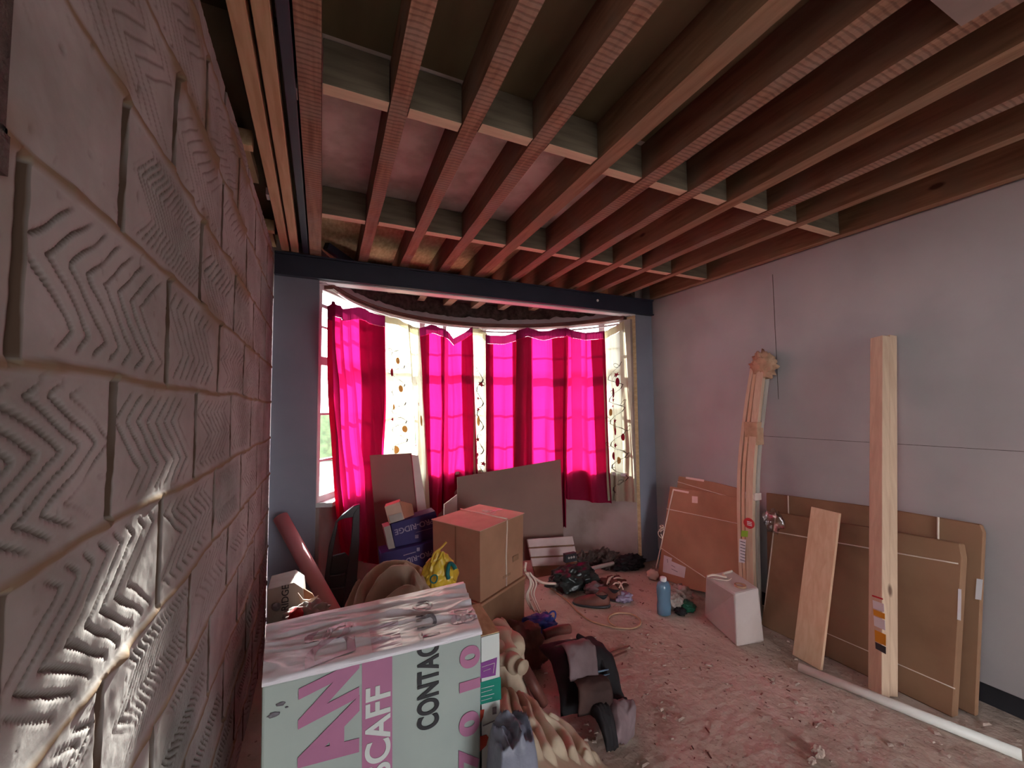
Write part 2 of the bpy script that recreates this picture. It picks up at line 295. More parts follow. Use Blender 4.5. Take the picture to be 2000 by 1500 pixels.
def wall_mat():
    m, nt, b = nodes('combed_blocks'); at = nt.nodes.new('ShaderNodeAttribute'); at.attribute_name = 'm'
    sp = nt.nodes.new('ShaderNodeSeparateColor'); L(nt, at.outputs['Color'], sp.inputs[0])
    v = coord(nt); n = nt.nodes.new('ShaderNodeTexNoise'); n.inputs['Scale'].default_value = 5; n.inputs['Detail'].default_value = 9; L(nt, v, n.inputs[0])
    r = nt.nodes.new('ShaderNodeValToRGB'); r.color_ramp.elements[0].position = .35; r.color_ramp.elements[1].position = .65; r.color_ramp.elements[0].color = (.27, .255, .242, 1); r.color_ramp.elements[1].color = (.38, .362, .348, 1); L(nt, n.outputs[0], r.inputs[0])
    a = nt.nodes.new('ShaderNodeMixRGB'); L(nt, sp.outputs[0], a.inputs[0]); L(nt, r.outputs[0], a.inputs[1]); a.inputs[2].default_value = (.23, .165, .11, 1)     # mortar
    c = nt.nodes.new('ShaderNodeMixRGB'); L(nt, sp.outputs[1], c.inputs[0]); L(nt, a.outputs[0], c.inputs[1]); c.inputs[2].default_value = (.13, .10, .085, 1)    # comb grooves and pits, tinted darker
    d = nt.nodes.new('ShaderNodeMixRGB'); L(nt, sp.outputs[2], d.inputs[0]); L(nt, c.outputs[0], d.inputs[1]); d.inputs[2].default_value = (.085, .055, .04, 1)   # open joints
    L(nt, d.outputs[0], b.inputs['Base Color']); b.inputs['Roughness'].default_value = 1; b.inputs['Specular IOR Level'].default_value = 0
    n2 = nt.nodes.new('ShaderNodeTexNoise'); n2.inputs['Scale'].default_value = 60; n2.inputs['Detail'].default_value = 6; L(nt, v, n2.inputs[0])
    bp = nt.nodes.new('ShaderNodeBump'); bp.inputs['Strength'].default_value = .25; bp.inputs['Distance'].default_value = .004; L(nt, n2.outputs[0], bp.inputs['Height']); L(nt, bp.outputs[0], b.inputs['Normal'])
    return m
M['blocks'] = wall_mat()

# ------------------------------------------------------------------ setting
WL, WR, YB, ZC, ZT = -.29, 2.945, -3.2, 2.5, 2.665
struct('floor', box(NB(), -2.2, 3.3, YB, 4.5, -.1, 0), M['floor'])
struct('ground', box(NB(), -30, 30, -30, 40, -.5, -.12), M['ground'])
# right wall: plasterboard sheets with an open seam
bm = NB(); box(bm, WR, WR + .12, YB, 3.21, .10, 2.49); box(bm, WR + .02, WR + .12, YB, 3.21, 2.49, 2.70); box(bm, WR + .03, WR + .15, YB, 3.21, 0, .10)
struct('wall_right', bm, M['plaster'])
bm = NB(); box(bm, WR - .0012, WR + .002, -.6, 2.0, 1.232, 1.2345); box(bm, WR - .0012, WR + .002, 1.86, 1.8635, 1.50, 2.40)
struct('trim_1', bm, M['lath'])
# left wall: blockwork with combed faces, built as real relief
def left_wall():
    y0, y1, z0, z1 = .56, 3.05, .0, 2.49
    ny, nz = 640, 560
    ys = y0 + (y1 - y0) * np.linspace(0, 1, ny)**1.25; zs = np.linspace(z0, z1, nz)
    Y, Z = np.meshgrid(ys, zs, indexing='ij')
    def nz3(sc, seed, oc=3):
        o = np.zeros_like(Y); ii = [(float(a), float(b)) for a, b in zip(Y.ravel() * sc, Z.ravel() * sc)]
        o = np.array([noise.noise(Vector((a, b, seed))) for a, b in ii]).reshape(Y.shape); return o
    n1, n2, n3 = nz3(3, 1.3), nz3(14, 5.1), nz3(45, 9.2)
    wz = Z + .012 * n1
    row = np.floor((wz - .163) / .225); v = (wz - .163) / .225 - row
    off = np.where(row.astype(int) % 2 == 0, .137, .370)
    col = np.floor((Y + .008 * n1 - off) / .465); u = (Y + .008 * n1 - off) / .465 - col
    rnd = np.abs(np.sin(row * 12.99 + col * 78.2) * 437.5) % 1; rnd2 = np.abs(np.sin(row * 45.3 + col * 11.2) * 917.3) % 1
    du = np.minimum(u, 1 - u) * .465; dv = np.minimum(v, 1 - v) * .225
    X = .003 * n1 + .0012 * n3
    bed = np.clip(1 - dv / (.008 + .006 * np.maximum(0, n2)), 0, 1); perp = np.clip((.0115 - du) / .0035, 0, 1)
    smear = np.clip((n1 + .25 * n2 - .10) * 5, 0, 1) * np.clip((Z - 1.35) * 1.4, .12, 1) * np.clip(1.1 - np.minimum(dv, du) / .055, 0, 1)
    X += .007 * np.clip(bed * 1.6, 0, 1) * (.6 + .8 * n2) - .012 * perp
    X += .003 * smear
    # combed zigzag grooves
    nper = 2.4 + 1.6 * rnd; tri = 2 * np.abs(((v * nper * .5 + rnd) % 1) - .5)
    coarse = rnd2 > .3; amp = np.where(coarse, .11, .06) + .02 * rnd
    g = (u * .465 + amp * (tri - .5) * (1 + .25 * n1) + .01 * n2 + rnd * .05) / np.where(coarse, .046, .021)
    gd = np.abs(g % 1 - .5) * 2
    c0 = .5 + .14 * (rnd - .5); msk = np.clip((.40 - np.abs(u + amp * (tri - .5) / .465 - c0)) * 14, 0, 1) * np.clip((dv - .018) * 90, 0, 1) * np.clip((du - .012) * 90, 0, 1) * (rnd2 > .1)
    fade = np.clip(.95 + .9 * n1 + .5 * n2, 0.3, 1) * np.where(Z > 1.98, .35, 1)
    gr = np.clip(1.3 - gd / np.where(coarse, .22, .34), 0, 1) * msk * fade
    X -= .007 * gr
    lump = np.clip(n2 - .34, 0, 1) * np.clip(bed + .2, 0, 1); X += .012 * lump
    pit = np.clip(n3 - .52, 0, 1) * 4; X -= .003 * np.clip(pit, 0, 1)
    m1 = np.clip(bed * 1.5 + smear, 0, 1); m2 = np.clip(gr * 2.0 + pit * .5, 0, 1); m3 = np.clip((.0145 - du) / .003, 0, 1) * np.clip((dv - .004) / .004, 0, 1)
    co = np.stack([WL + X, Y, Z], -1).reshape(-1, 3)
    i = np.arange(ny - 1)[:, None] * nz + np.arange(nz - 1)[None]; q = np.stack([i, i + nz, i + nz + 1, i + 1], -1).reshape(-1, 4)
    me = bpy.data.meshes.new('wall_left'); nv = len(co); nf = len(q)
    me.vertices.add(nv); me.vertices.foreach_set('co', co.ravel().astype('f'))
    me.loops.add(nf * 4); me.loops.foreach_set('vertex_index', q.ravel().astype('i'))
    me.polygons.add(nf); me.polygons.foreach_set('loop_start', np.arange(0, nf * 4, 4).astype('i')); me.polygons.foreach_set('loop_total', np.full(nf, 4, 'i')); me.update(calc_edges=True)
    at = me.color_attributes.new('m', 'FLOAT_COLOR', 'POINT'); c = np.stack([m1, m2, m3, np.ones_like(m1)], -1).reshape(-1); at.data.foreach_set('color', c.astype('f'))
    me.flip_normals() if me.polygons[0].normal.x < 0 else None
    return me
wl = link('wall_left', left_wall(), M['blocks'], None, True, (0, 0, 0)); tag(wl, kind='structure')
bm = NB(); box(bm, WL - .12, WL - .035, .56, 3.05, 0, 2.49); box(bm, WL - .12, WL, YB, -.7, 0, 2.5); box(bm, WL - .12, WL, -.7, .56, 0, 1.70)
struct('wall_left_core', bm, M['plaster']); bm = NB(); box(bm, WL - .12, WL + .004, .52, .565, 1.70, 2.49); box(bm, WL - .14, WL + .01, -.7, .56, 1.69, 1.73)
struct('trim_2', bm, M['lath'])
bm = NB(); box(bm, WL - .12, 3.06, YB - .1, YB, 0, .02); box(bm, WL - .12, .9, YB - .1, YB, 0, 2.7); box(bm, 2.25, 3.06, YB - .1, YB, 0, 2.7); box(bm, .9, 2.25, YB - .1, YB, 2.0, 2.7)
struct('wall_back', bm, M['plaster'])
# gap under the right boards: its shade is put in as a black strip
struct('gap_shade_right', box(NB(), WR + .012, WR + .03, YB, 3.06, 0.0, .10), M['blackplastic'])
# ceiling: what lies above the joists
bm = NB()
box(bm, -.45, 3.1, YB, 1.39, ZT, ZT + .03); box(bm, -.45, -.101, 1.39, 3.3, ZT - .03, ZT); n0 = len(bm.faces); box(bm, -.10, 3.1, 1.39, 2.40, ZT, ZT + .03); n1_ = len(bm.faces); box(bm, -.10, 3.1, 2.40, 3.30, ZT, ZT + .03)
bm.faces.ensure_lookup_table()
for i, f in enumerate(bm.faces): f.material_index = 0 if i < n0 else (1 if i < n1_ else 2)
struct('ceiling', bm, [M['boards'], M['midboard'], M['osb']])
# bay: apron wall under the windows, reveals, fascia, head
def ring(bm, r0, r1, z0, z1, a0, a1, n=48, top=None):
    prev = None
    for i in range(n + 1):
        th = a0 + (a1 - a0) * i / n; zt = z1 + (top(th) if top else 0)
        q = [bm.verts.new(arc(th, r0, z0)), bm.verts.new(arc(th, r1, z0)), bm.verts.new(arc(th, r1, zt)), bm.verts.new(arc(th, r0, zt))]
        if prev:
            for k in range(4): bm.faces.new([prev[k], prev[(k + 1) % 4], q[(k + 1) % 4], q[k]])
        else: bm.faces.new(q)
        prev = q
    bm.faces.new(prev[::-1]); bmesh.ops.recalc_face_normals(bm, faces=bm.faces[:]); return bm
A0, A1 = math.radians(-72.2), math.radians(72.2)
struct('wall_bay', ring(NB(), 1.42, 1.62, 0, .80, A0, A1), M['bayplaster'])
struct('trim_3', ring(NB(), 1.345, 1.56, .80, .83, A0 * .985, A1 * .985), M['upvc'])      # sill board
struct('wall_bay_head', ring(NB(), 1.40, 1.445, 2.33, 2.40, A0, A1, 90, lambda t: .03 * noise.noise(Vector((t * 5, 0, 3))) + .03 * noise.noise(Vector((t * 18, 0, 3)))), M['fascia'])
bm = ring(NB(), 1.445, 1.50, 2.36, 2.58, A0, A1, 60); struct('trim_4', bm, M['lath'])
# reveal walls closing the bay to left and right of the opening
bm = NB(); box(bm, WL, -.02, 3.07, 3.22, 0, 2.345, .002); struct('wall_pier_left', bm, M['pboard'])
bm = NB(); box(bm, 2.745, 3.06, 3.07, 3.22, .0, 2.345, .002); struct('wall_pier_right', bm, M['pboard'])
bm = NB(); slab(bm, [(2.738, 3.066, 0), (2.668, 3.205, 0), (2.69, 3.215, 0), (2.745, 3.10, 0)], (0, 0, 2.34)); struct('trim_5', bm, M['newbatten'])
bm = NB(); box(bm, -.6, 3.3, 3.22, 3.30, 2.5, 2.7); bm.free()
# outer closure beside the bay so that daylight only enters through the glass
bm = NB(); box(bm, -.75, -.02, 3.205, 3.235, -.1, 2.7); box(bm, 2.745, 3.4, 3.205, 3.235, -.1, 2.7); box(bm, -.75, -.41, YB, 3.3, 2.3, 2.7)
struct('wall_front', bm, M['bayplaster'])
ring_top = ring(NB(), 1.46, 1.50, 2.58, 2.70, A0, A1, 40); struct('wall_bay_upper', ring_top, M['osb'])

def bay_slab(z0, z1, y0, R0=1.46):
    a = math.acos((y0 - BC[1]) / R0); bm = NB(); pts = [arc(-a + 2 * a * i / 40, R0, z0) for i in range(41)]; return slab(bm, pts, (0, 0, z1 - z0))
struct('ceiling_bay', bay_slab(2.56, 2.57, 3.42), M['lath']); struct('ceiling_bay_upper', bay_slab(ZT, ZT + .02, 3.301, 1.5), M['osb'])
struct('wall_bay_side', ring(NB(), 1.40, 1.62, .79, 2.30, math.radians(67.8), A1, 6), M['bayplaster'])
# windows: one object for each light between two mullions
def window(i, d0, d1, mid=False):
    a0, a1 = math.radians(d0), math.radians(d1); R = 1.47; p0, p1 = arc(a0, R, 0), arc(a1, R, 0)
    t = (p1 - p0); w = t.length; t.normalize(); nrm = Vector((t.y, -t.x, 0))
    nrm = -nrm if nrm.dot(p0 - Vector((BC[0], BC[1], 0))) > 0 else nrm             # points into the room
    def member(bm, s0, s1, z0, z1, dep=.055, o=0):
        c = [p0 + t * s0 + nrm * (dep / 2 + o), p0 + t * s1 + nrm * (dep / 2 + o), p0 + t * s1 - nrm * (dep / 2 - o), p0 + t * s0 - nrm * (dep / 2 - o)]
        hexa(bm, [Vector((q.x, q.y, z0)) for q in c], [Vector((q.x, q.y, z1)) for q in c], .003)
    zb, zh, zt = .83, 2.345, 1.80
    bm = NB(); member(bm, 0, .032, zb, zh); member(bm, w - .032, w, zb, zh); member(bm, .03, w - .03, zb, zb + .045); member(bm, .03, w - .03, zh - .05, zh); member(bm, .03, w - .03, zt - .03, zt + .03)
    if mid: member(bm, w * .35 - .02, w * .35 + .02, zb, zh)
    o = link(f'window_{i}', bm, M['upvc'], None, False, (0, 0, 0)); tag(o, kind='structure')
    bm = NB()
    for z in (1.43, 1.11): member(bm, .03, w - .03, z - .009, z + .009, .02, .012)
    member(bm, .03, w - .03, 2.03, 2.045, .02, .012)
    if i == 1: member(bm, .03, w - .03, 2.175, 2.20, .02, .012)
    link('glazing_bar', bm, M['upvc'], o)
    bm = NB(); member(bm, .03, w - .03, zb + .04, zh - .045, .006); link('pane', bm, M['glass'], o)
for i, (a, b, c) in enumerate([(-71.5, -38, False), (-37.6, -18.6, False), (-18.4, 8.4, True), (8.6, 24.8, False), (25, 44, False), (44.2, 58.8, False), (59, 67.7, False)]): window(i + 1, a, b, c)
# picture rail of the bay with its white curtain track
bm = NB()
for (r0, r1, z0, z1) in ((1.375, 1.43, 2.305, 2.345), (1.36, 1.40, 2.333, 2.345), (1.365, 1.40, 2.308, 2.318)): ring(bm, r0, r1, z0, z1, A0 * .97, A1 * .97, 60)
tag(link('bay_rail', bm, M['redwood'], None, False, (0, 0, 0)), 'dark red stained curved wooden rail running round the head of the bay', 'rail')
bm = ring(NB(), 1.335, 1.35, 2.278, 2.290, A0 * .96, math.radians(5), 50)
tag(link('curtain_track', bm, M['whiteplastic'], None, False, (0, 0, 0)), 'white plastic curtain track bent round the left half of the bay head', 'curtain track')
bm = ring(NB(), 1.33, 1.345, 2.245, 2.26, math.radians(5.5), A1 * .95, 50)
tag(link('curtain_wire', bm, M['whiteplastic'], None, False, (0, 0, 0)), 'thin white curtain wire round the right half of the bay head', 'curtain wire')

# ------------------------------------------------------------------ curtains
def curtain(cols, pleats, amp, label, mats, seed=0, r=1.31, nu=110, nv=70, print_=None, group=None, name='curtain', hem=.045, gather=26, double=()):
    T = [CY(c[0], c[1], r) for c in cols]; B = [CY(c[2], c[3], r) for c in cols]
    B = [(a, max(.03, z)) for a, z in B]; us = np.linspace(0, 1, len(cols))
    def smooth(tab, u):
        k = u * (len(cols) - 1); i = min(int(k), len(cols) - 2); f = k - i; f = f * f * (3 - 2 * f) * .6 + f * .4; return tab[i][0] * (1 - f) + tab[i + 1][0] * f, tab[i][1] * (1 - f) + tab[i + 1][1] * f
    def Sf(u, v, lift=0):                       # u across, v down
        t, b = smooth(T, u), smooth(B, u); vv = v
        th = t[0] * (1 - vv) + b[0] * vv; z = t[1] * (1 - vv) + b[1] * vv
        ph = 2 * math.pi * pleats * (u + .035 * math.sin(5 * v + seed) + .02 * math.sin(11 * u + seed)) + seed
        a = amp * (.45 + .75 * v) * math.sin(ph) + amp * .35 * math.sin(ph * 2.3 + 1.3 + 2 * v) * (.4 + v) + .012 * noise.noise(Vector((u * 4, v * 5, seed)))
        a += .003 * math.sin(2 * math.pi * gather * u) * max(0, 1 - v * 7)
        return arc(th, r - a - lift - .0, z)
    n = Vector((0, 0, 0)); bm = NB(); hv = hem
    vs_ = [[bm.verts.new(Sf(i / nu, hv + (1 - hv) * j / nv)) for j in range(nv + 1)] for i in range(nu + 1)]
    for i in range(nu):
        for j in range(nv): bm.faces.new([vs_[i][j], vs_[i + 1][j], vs_[i + 1][j + 1], vs_[i][j + 1]])
    if print_: print_(bm, Sf)
    o = link(name, bm, mats[:1] + mats[2:], None, True); tag(o, label, 'curtain', group)
    bm = NB(); k = 4
    hs = [[bm.verts.new(Sf(i / nu, hv * j / k, .002)) for j in range(k + 1)] for i in range(nu + 1)]
    for i in range(nu):
        for j in range(k): bm.faces.new([hs[i][j], hs[i + 1][j], hs[i + 1][j + 1], hs[i][j + 1]])
    link('heading_tape', bm, mats[1], o, True)
    for (u0, u1) in double:                     # turned-back side hems: a second layer of the same cloth
        bm = NB(); m_ = 14
        g = [[bm.verts.new(Sf(u0 + (u1 - u0) * i / m_, hv + (1 - hv) * j / nv, -.004)) for j in range(nv + 1)] for i in range(m_ + 1)]
        for i in range(m_):
            for j in range(nv): bm.faces.new([g[i][j], g[i + 1][j], g[i + 1][j + 1], g[i][j + 1]])
        link('side_hem', bm, M['curtain_side'], o, True)
    return o
RED = [M['curtain'], M['curtain_hem']]
curtain([(638, 600, 672, 1085), (650, 588, 680, 1090), (672, 603, 700, 1095), (700, 600, 722, 1100), (749, 617, 752, 1105)], 5, .026,
        'long magenta curtain at the far left of the bay, hanging past the sill', RED, 1.0, double=((.74, .99),))
curtain([(816, 642, 834, 1008), (842, 634, 848, 1010), (868, 642, 868, 995), (886, 661, 888, 965), (906, 650, 915, 935), (923, 638, 934, 926)], 3.5, .024,
        'magenta curtain second from left, top edge dipping and bottom raised towards the big board', RED, 2.2, double=((.01, .16), (.34, .42), (.74, .99)))
curtain([(948, 654, 950, 1030), (985, 656, 990, 1030), (1022, 644, 1020, 1030)], 1.6, .022, 'magenta curtain in the middle of the bay, just right of the thin cream strip', RED, 3.1, double=((.01, .22), (.72, .99)))
curtain([(1008, 646, 1000, 1030), (1030, 640, 1030, 1030), (1060, 648, 1070, 1030), (1090, 642, 1100, 1030), (1106, 640, 1106, 1030)], 2.4, .020, 'darker magenta curtain behind the raised right end of the big board', RED, 4.4, r=1.27, double=((.02, .33), (.64, .99)))
curtain([(1104, 640, 1098, 972), (1116, 645, 1118, 976), (1145, 650, 1160, 981), (1180, 646, 1193, 984)], 2.1, .020, 'short magenta curtain at the right of the bay, its whole hem showing', RED, 5.0, double=((.01, .16), (.76, .99)))
def leafprint(seed, n, umin=.25, umax=.75, vmax=.95, stem=True):
    def f(bm, Sf):
        rr = random.Random(seed)
        def poly(pts, mi, lift=.004):
            vv = [bm.verts.new(Sf(min(.99, max(.01, u)), min(.99, max(.05, v)), lift)) for u, v in pts]; fc = bm.faces.new(vv); fc.material_index = mi
        W = 1.0
        for k in range(n):
            v = .28 + (vmax - .28) * (k + rr.random() * .6) / n; u = rr.uniform(umin, umax); s = rr.uniform(.020, .030); kk = rr.choice([0, 0, 1, 2]); a0 = rr.random() * 6
            asp = ASP[0]
            if kk == 0:                         # star-shaped red leaf
                pts = [(u + asp * s * (1 if q % 2 == 0 else .42) * math.cos(a0 + q * math.pi / 5), v + s * .62 * (1 if q % 2 == 0 else .42) * math.sin(a0 + q * math.pi / 5)) for q in range(10)]; poly(pts, 1)
            elif kk == 1:
                pts = [(u + asp * s * .55 * math.sin(q * math.pi / 6) * (1 if q < 7 else 1) * (1 if q <= 6 else 1), v + s * (math.cos(q * math.pi / 6))) for q in range(12)]; poly(pts, 1)
            else:
                pts = [(u + asp * s * .7 * math.sin(q * math.pi / 5), v + s * math.cos(q * math.pi / 5)) for q in range(10)]; poly(pts, 3)
        if stem:
            path = [(.5 * (umin + umax) + .5 * (umax - umin) * math.sin(q * .9 + seed), .22 + .74 * q / 40) for q in range(41)]
            for q in range(40):
                (u0, v0), (u1, v1) = path[q], path[q + 1]; w = .004 * ASP[0]
                poly([(u0 - w, v0), (u0 + w, v0), (u1 + w, v1), (u1 - w, v1)], 2, .003)
                if q % 4 == 1:                  # outlined leaves
                    sg = 1 if (q // 4) % 2 else -1; L_ = .05 * ASP[0]
                    loop = [(u0 + sg * L_ * t, v0 - .02 * t + b * .012 * math.sin(math.pi * t)) for b in (1, -1) for t in ([0, .25, .5, .75, 1] if b == 1 else [1, .75, .5, .25, 0])]
                    for e in range(len(loop) - 1):
                        (a, b), (c, d) = loop[e], loop[e + 1]
                        if abs(a - c) + abs(b - d) > 1e-5: poly([(a, b - .0016), (c, d - .0016), (c, d + .0016), (a, b + .0016)], 2, .003)
    return f
ASP = [3.5]
CREAM = [M['voile'], M['voile_hem'], M['leafred'], M['leafbrown'], M['leaforange']]
ASP[0] = 3.5
curtain([(746, 617, 750, 905), (770, 621, 772, 905), (800, 633, 814, 905)], 2, .010, 'sheer cream curtain with red leaves, between the two left magenta curtains', CREAM, 6, r=1.34, print_=leafprint(3, 7, .35, .8), nu=60)
curtain([(797, 632, 822, 990), (808, 638, 832, 1000), (818, 640, 840, 1005)], 1.2, .008, 'narrow folded cream curtain edge touching the second magenta curtain', CREAM[:2] + CREAM[2:], 6.6, r=1.29, nu=40, print_=leafprint(9, 3, .3, .7, .6, False))
ASP[0] = 7
curtain([(921, 640, 925, 1000), (934, 640, 938, 1000), (952, 652, 952, 1000)], 1.5, .010, 'thin strip of sheer cream curtain in the middle of the bay', CREAM, 7, r=1.335, nu=40, print_=leafprint(5, 7, .3, .75, .8))
ASP[0] = 4
curtain([(1176, 650, 1188, 978), (1195, 640, 1210, 979), (1219, 627, 1244, 981)], 2.2, .014, 'sheer cream curtain with red and orange leaves at the right end of the bay', CREAM, 8, r=1.335, nu=60, print_=leafprint(14, 13, .2, .8, .8))

# ------------------------------------------------------------------ steel
bm = NB(); box(bm, WL + .003, WR - .002, 3.045, 3.06, 2.35, 2.497, .002); box(bm, WL + .003, WR - .002, 3.03, 3.20, 2.345, 2.357, .001); box(bm, WL + .003, WR - .002, 3.03, 3.20, 2.485, 2.497, .001)
lintel = tag(link('steel_beam', bm, M['steel']), 'dark blue-grey steel beam spanning the bay opening on top of the two piers', 'beam')
bm = NB(); lathe(bm, [(.0, 0), (.012, 0), (.012, .004), (0.004, .006)], (0, 0, 0), 12); bm.transform(Matrix.Translation(P(1167, 587, 1, 3.044)) @ Matrix.Rotation(math.pi / 2, 4, 'X')); link('bolt', bm, M['whiteplastic'], lintel)
bm = NB(); box(bm, -.02, 2.74, 3.065, 3.15, 2.335, 2.345); struct('trim_6', bm, M['upvc'])
bm = NB(); box(bm, -.122, -.088, YB, 3.03, 2.503, 2.66, .002); tag(link('steel_channel', bm, M['steel']), 'dark steel channel running beside the leftmost old joist above the block wall', 'beam')
bm = NB(); bar(bm, (.02, 3.18, 2.63), (.31, 3.42, 2.54), .05, .05); tag(link('steel_brace', bm, M['steel']), 'short dark diagonal brace above the left end of the steel beam', 'brace')

# ------------------------------------------------------------------ joists and noggings
J = [(-.047, -.045, .068), (.225, .257, .062), (.475, .540, .062), (.755, .832, .068), (1.075, 1.125, .078), (1.345, 1.413, .072), (1.63, 1.70, .070), (1.885, 2.00, .072), (2.185, 2.262, .070), (2.487, 2.550, .055)]
ORD = ['first', 'second', 'third', 'fourth', 'fifth', 'sixth', 'seventh', 'eighth', 'ninth', 'tenth']
def jx(k, y): a, b, w = J[k]; return a + (b - a) * (y - .85) / 2.2
for k, (a, b, w) in enumerate(J):
    bm = NB(); rr = random.Random(k); n = 46; y0, y1 = YB, (3.20 if k == 0 or k == 9 else BC[1] + math.sqrt(1.42**2 - (b - BC[0])**2) - .03)
    rough = k in (1, 2, 3, 6, 8); sec = []
    for i in range(n + 1):
        y = y0 + (y1 - y0) * i / n; x = jx(k, y); jz = (.0035 * rr.random() if rough else 0); jw = (.003 * (rr.random() - .5) if rough else 0)
        zt = ZT - .003
        if y > 3.0: pass
        sec.append([bm.verts.new((x - w / 2 + jw, y, ZC + jz)), bm.verts.new((x + w / 2 + jw, y, ZC + jz + (.002 if rough else 0))), bm.verts.new((x + w / 2, y, zt)), bm.verts.new((x - w / 2, y, zt))])
    for i in range(n):
        for q in range(4): bm.faces.new([sec[i][q], sec[i][(q + 1) % 4], sec[i + 1][(q + 1) % 4], sec[i + 1][q]])
    bm.faces.new(sec[0]); bm.faces.new(sec[-1][::-1]); bmesh.ops.recalc_face_normals(bm, faces=bm.faces[:])
    look = {1: 'rough notched', 2: 'rough notched', 3: 'rough notched', 6: 'ragged dusty', 8: 'ragged dusty', 9: 'thin smooth pale'}.get(k, 'brown')
    tag(link('ceiling_joist', bm, M['joist2'] if k in (4, 7, 9) else M['joist']), f'{look} wooden ceiling joist, {ORD[k]} of the long joists counted from the block wall', 'joist', 'long ceiling joists')
bm = NB(); box(bm, WR - .062, WR - .004, YB, 3.02, 2.497, ZT - .004, .003)
tag(link('wall_joist', bm, M['joist2']), 'brown joist fixed flat along the top of the right plasterboard wall', 'joist')
def nog(x0, x1, y, row, label):
    bm = NB(); box(bm, x0 + .003, x1 - .003, y, y + .052, 2.506, ZT - .006, .002)
    for f in bm.faces: f.normal_update(); f.material_index = 1 if f.normal.z < -.5 else 0  # bottom faces stay pale, the others take the painted shade
    tag(link('nogging', bm, [M['nogshade'], M['nogedge']]), label, 'nogging', f'noggings of the {row} row')
edges = [(jx(k, 1.4) - J[k][2] / 2, jx(k, 1.4) + J[k][2] / 2) for k in range(10)] + [(WR - .062, WR)]
st = [0, .0, -.03, -.03, .01, .01, .0, -.02, .01, .0]
for k in range(10):
    nxt = 'the wall joist' if k == 9 else f'the {ORD[k + 1]}'
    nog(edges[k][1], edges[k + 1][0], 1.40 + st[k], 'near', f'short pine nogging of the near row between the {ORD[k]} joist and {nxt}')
edges = [(jx(k, 2.4) - J[k][2] / 2, jx(k, 2.4) + J[k][2] / 2) for k in range(10)] + [(WR - .062, WR)]
for k in range(10):
    nxt = 'the wall joist' if k == 9 else f'the {ORD[k + 1]}'
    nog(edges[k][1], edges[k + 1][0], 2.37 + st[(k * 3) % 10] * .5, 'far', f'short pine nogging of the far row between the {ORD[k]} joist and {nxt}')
for i, (x, l) in enumerate(((-.234, 'left of two'), (-.178, 'right of two'))):
    bm = NB(); bar(bm, (x + .028 + .022, YB, 2.525), (x + .028 - .018, 3.02, 2.525), .044, .05, (1, 0, 0), .002)
    tag(link('pine_batten', bm, M['newbatten']), f'new pale pine batten, the {l} lying side by side over the block wall', 'batten')
for i, (y, l) in enumerate(((1.86, 'nearer'), (2.72, 'farther'))):
    bm = NB(); box(bm, -.40, -.262, y, y + .045, 2.505, 2.57, .002); box(bm, -.40, -.285, y + .045, y + .4, 2.55, 2.59)
    tag(link('batten_offcut', bm, M['newbatten']), f'short pine offcut bridging the block wall top, the {l} of two', 'offcut')
for (px, py, l) in ((526, 382, 'below the far batten offcut'), (572, 176, 'beside the dark steel channel')):
    p = P(px, py, 2, 2.52); bm = NB(); box(bm, p.x - .012, p.x + .014, p.y - .03, p.y + .03, 2.51, 2.545)
    tag(link('white_bracket', bm, M['whiteplastic']), f'small white packer wedged {l}', 'packer')
bm = NB(); box(bm, .15, 1.56, -1.2, .447, 2.478, 2.4985, .001); tag(link('ceiling_board', bm, M['bayplaster']), 'pale plasterboard sheet fixed under the joists at the top edge of the picture', 'plasterboard')

# ------------------------------------------------------------------ right side: cartons, timbers
def vec(a): return Vector(a)
def planeof(xb, xt, zt): n = Vector((zt, 0, -(xt - xb))).normalized(); return Vector((xb, 0, 0)), n
def flat(name, pxs, pl, thick, mat_, label, cat='cardboard box', bev=.006):
    p0, n = pl; pts = [PP(x, y, p0, n) for x, y in pxs]
    for p in pts:
        if p.z < .004: p.z = .004
    bm = NB(); slab(bm, pts, n * thick, bev); o = thing(name, (pts[-1].x, pts[-1].y, 0), label, cat); link('carton', bm, mat_, o); return o, pts
def strap(o, pl, a, b, r=.0035, name='string', m='cord', off=.004):
    p0, n = pl; A, B = PP(*a, p0, n) - n * off, PP(*b, p0, n) - n * off
    bm = NB(); tube(bm, [A, (A + B) / 2 - n * .001, B], r, 6); link(name, bm, M[m], o, True)
def sticker(o, pl, pts, m, name='label_sticker', off=.003, th=.001):
    p0, n = pl; bm = NB(); slab(bm, [PP(*q, p0, n) - n * off for q in pts], n * th); return link(name, bm, M[m], o)
plDb = planeof(2.765, 2.905, .86)
ob, _ = flat('flat_carton', [(1496, 962), (1710, 990), (1915, 1024), (1922, 1040), (1906, 1400), (1500, 1225)], plDb, .028, M['card_dark'], 'taller flat brown carton leaning on the right wall behind the tied one', bev=.005)
strap(ob, plDb, (1540, 968), (1541, 1005), .004); strap(ob, plDb, (1833, 1010), (1833, 1060), .005)
sticker(ob, plDb, [(1908, 1130), (1920, 1132), (1917, 1172), (1905, 1170)], 'white')
plDf = planeof(2.68, 2.81, .78)
of, _ = flat('tied_carton', [(1515, 1000), (1700, 1030), (1875, 1062), (1880, 1090), (1862, 1415), (1700, 1345), (1487, 1238)], plDf, .055, M['card_dark'], 'large flat brown carton tied with string, leaning behind the plank and tall stud', bev=.005)
strap(of, plDf, (1510, 1038), (1872, 1101)); strap(of, plDf, (1490, 1182), (1866, 1345), .0028); strap(of, plDf, (1516, 1002), (1489, 1236), .004, 'string')
sticker(of, plDf, [(1872, 1150), (1878, 1151), (1878, 1170), (1890, 1172), (1888, 1212), (1872, 1208)][:3] + [(1877, 1212), (1870, 1210)], 'white')
plEb = planeof(2.76, 2.905, .84)
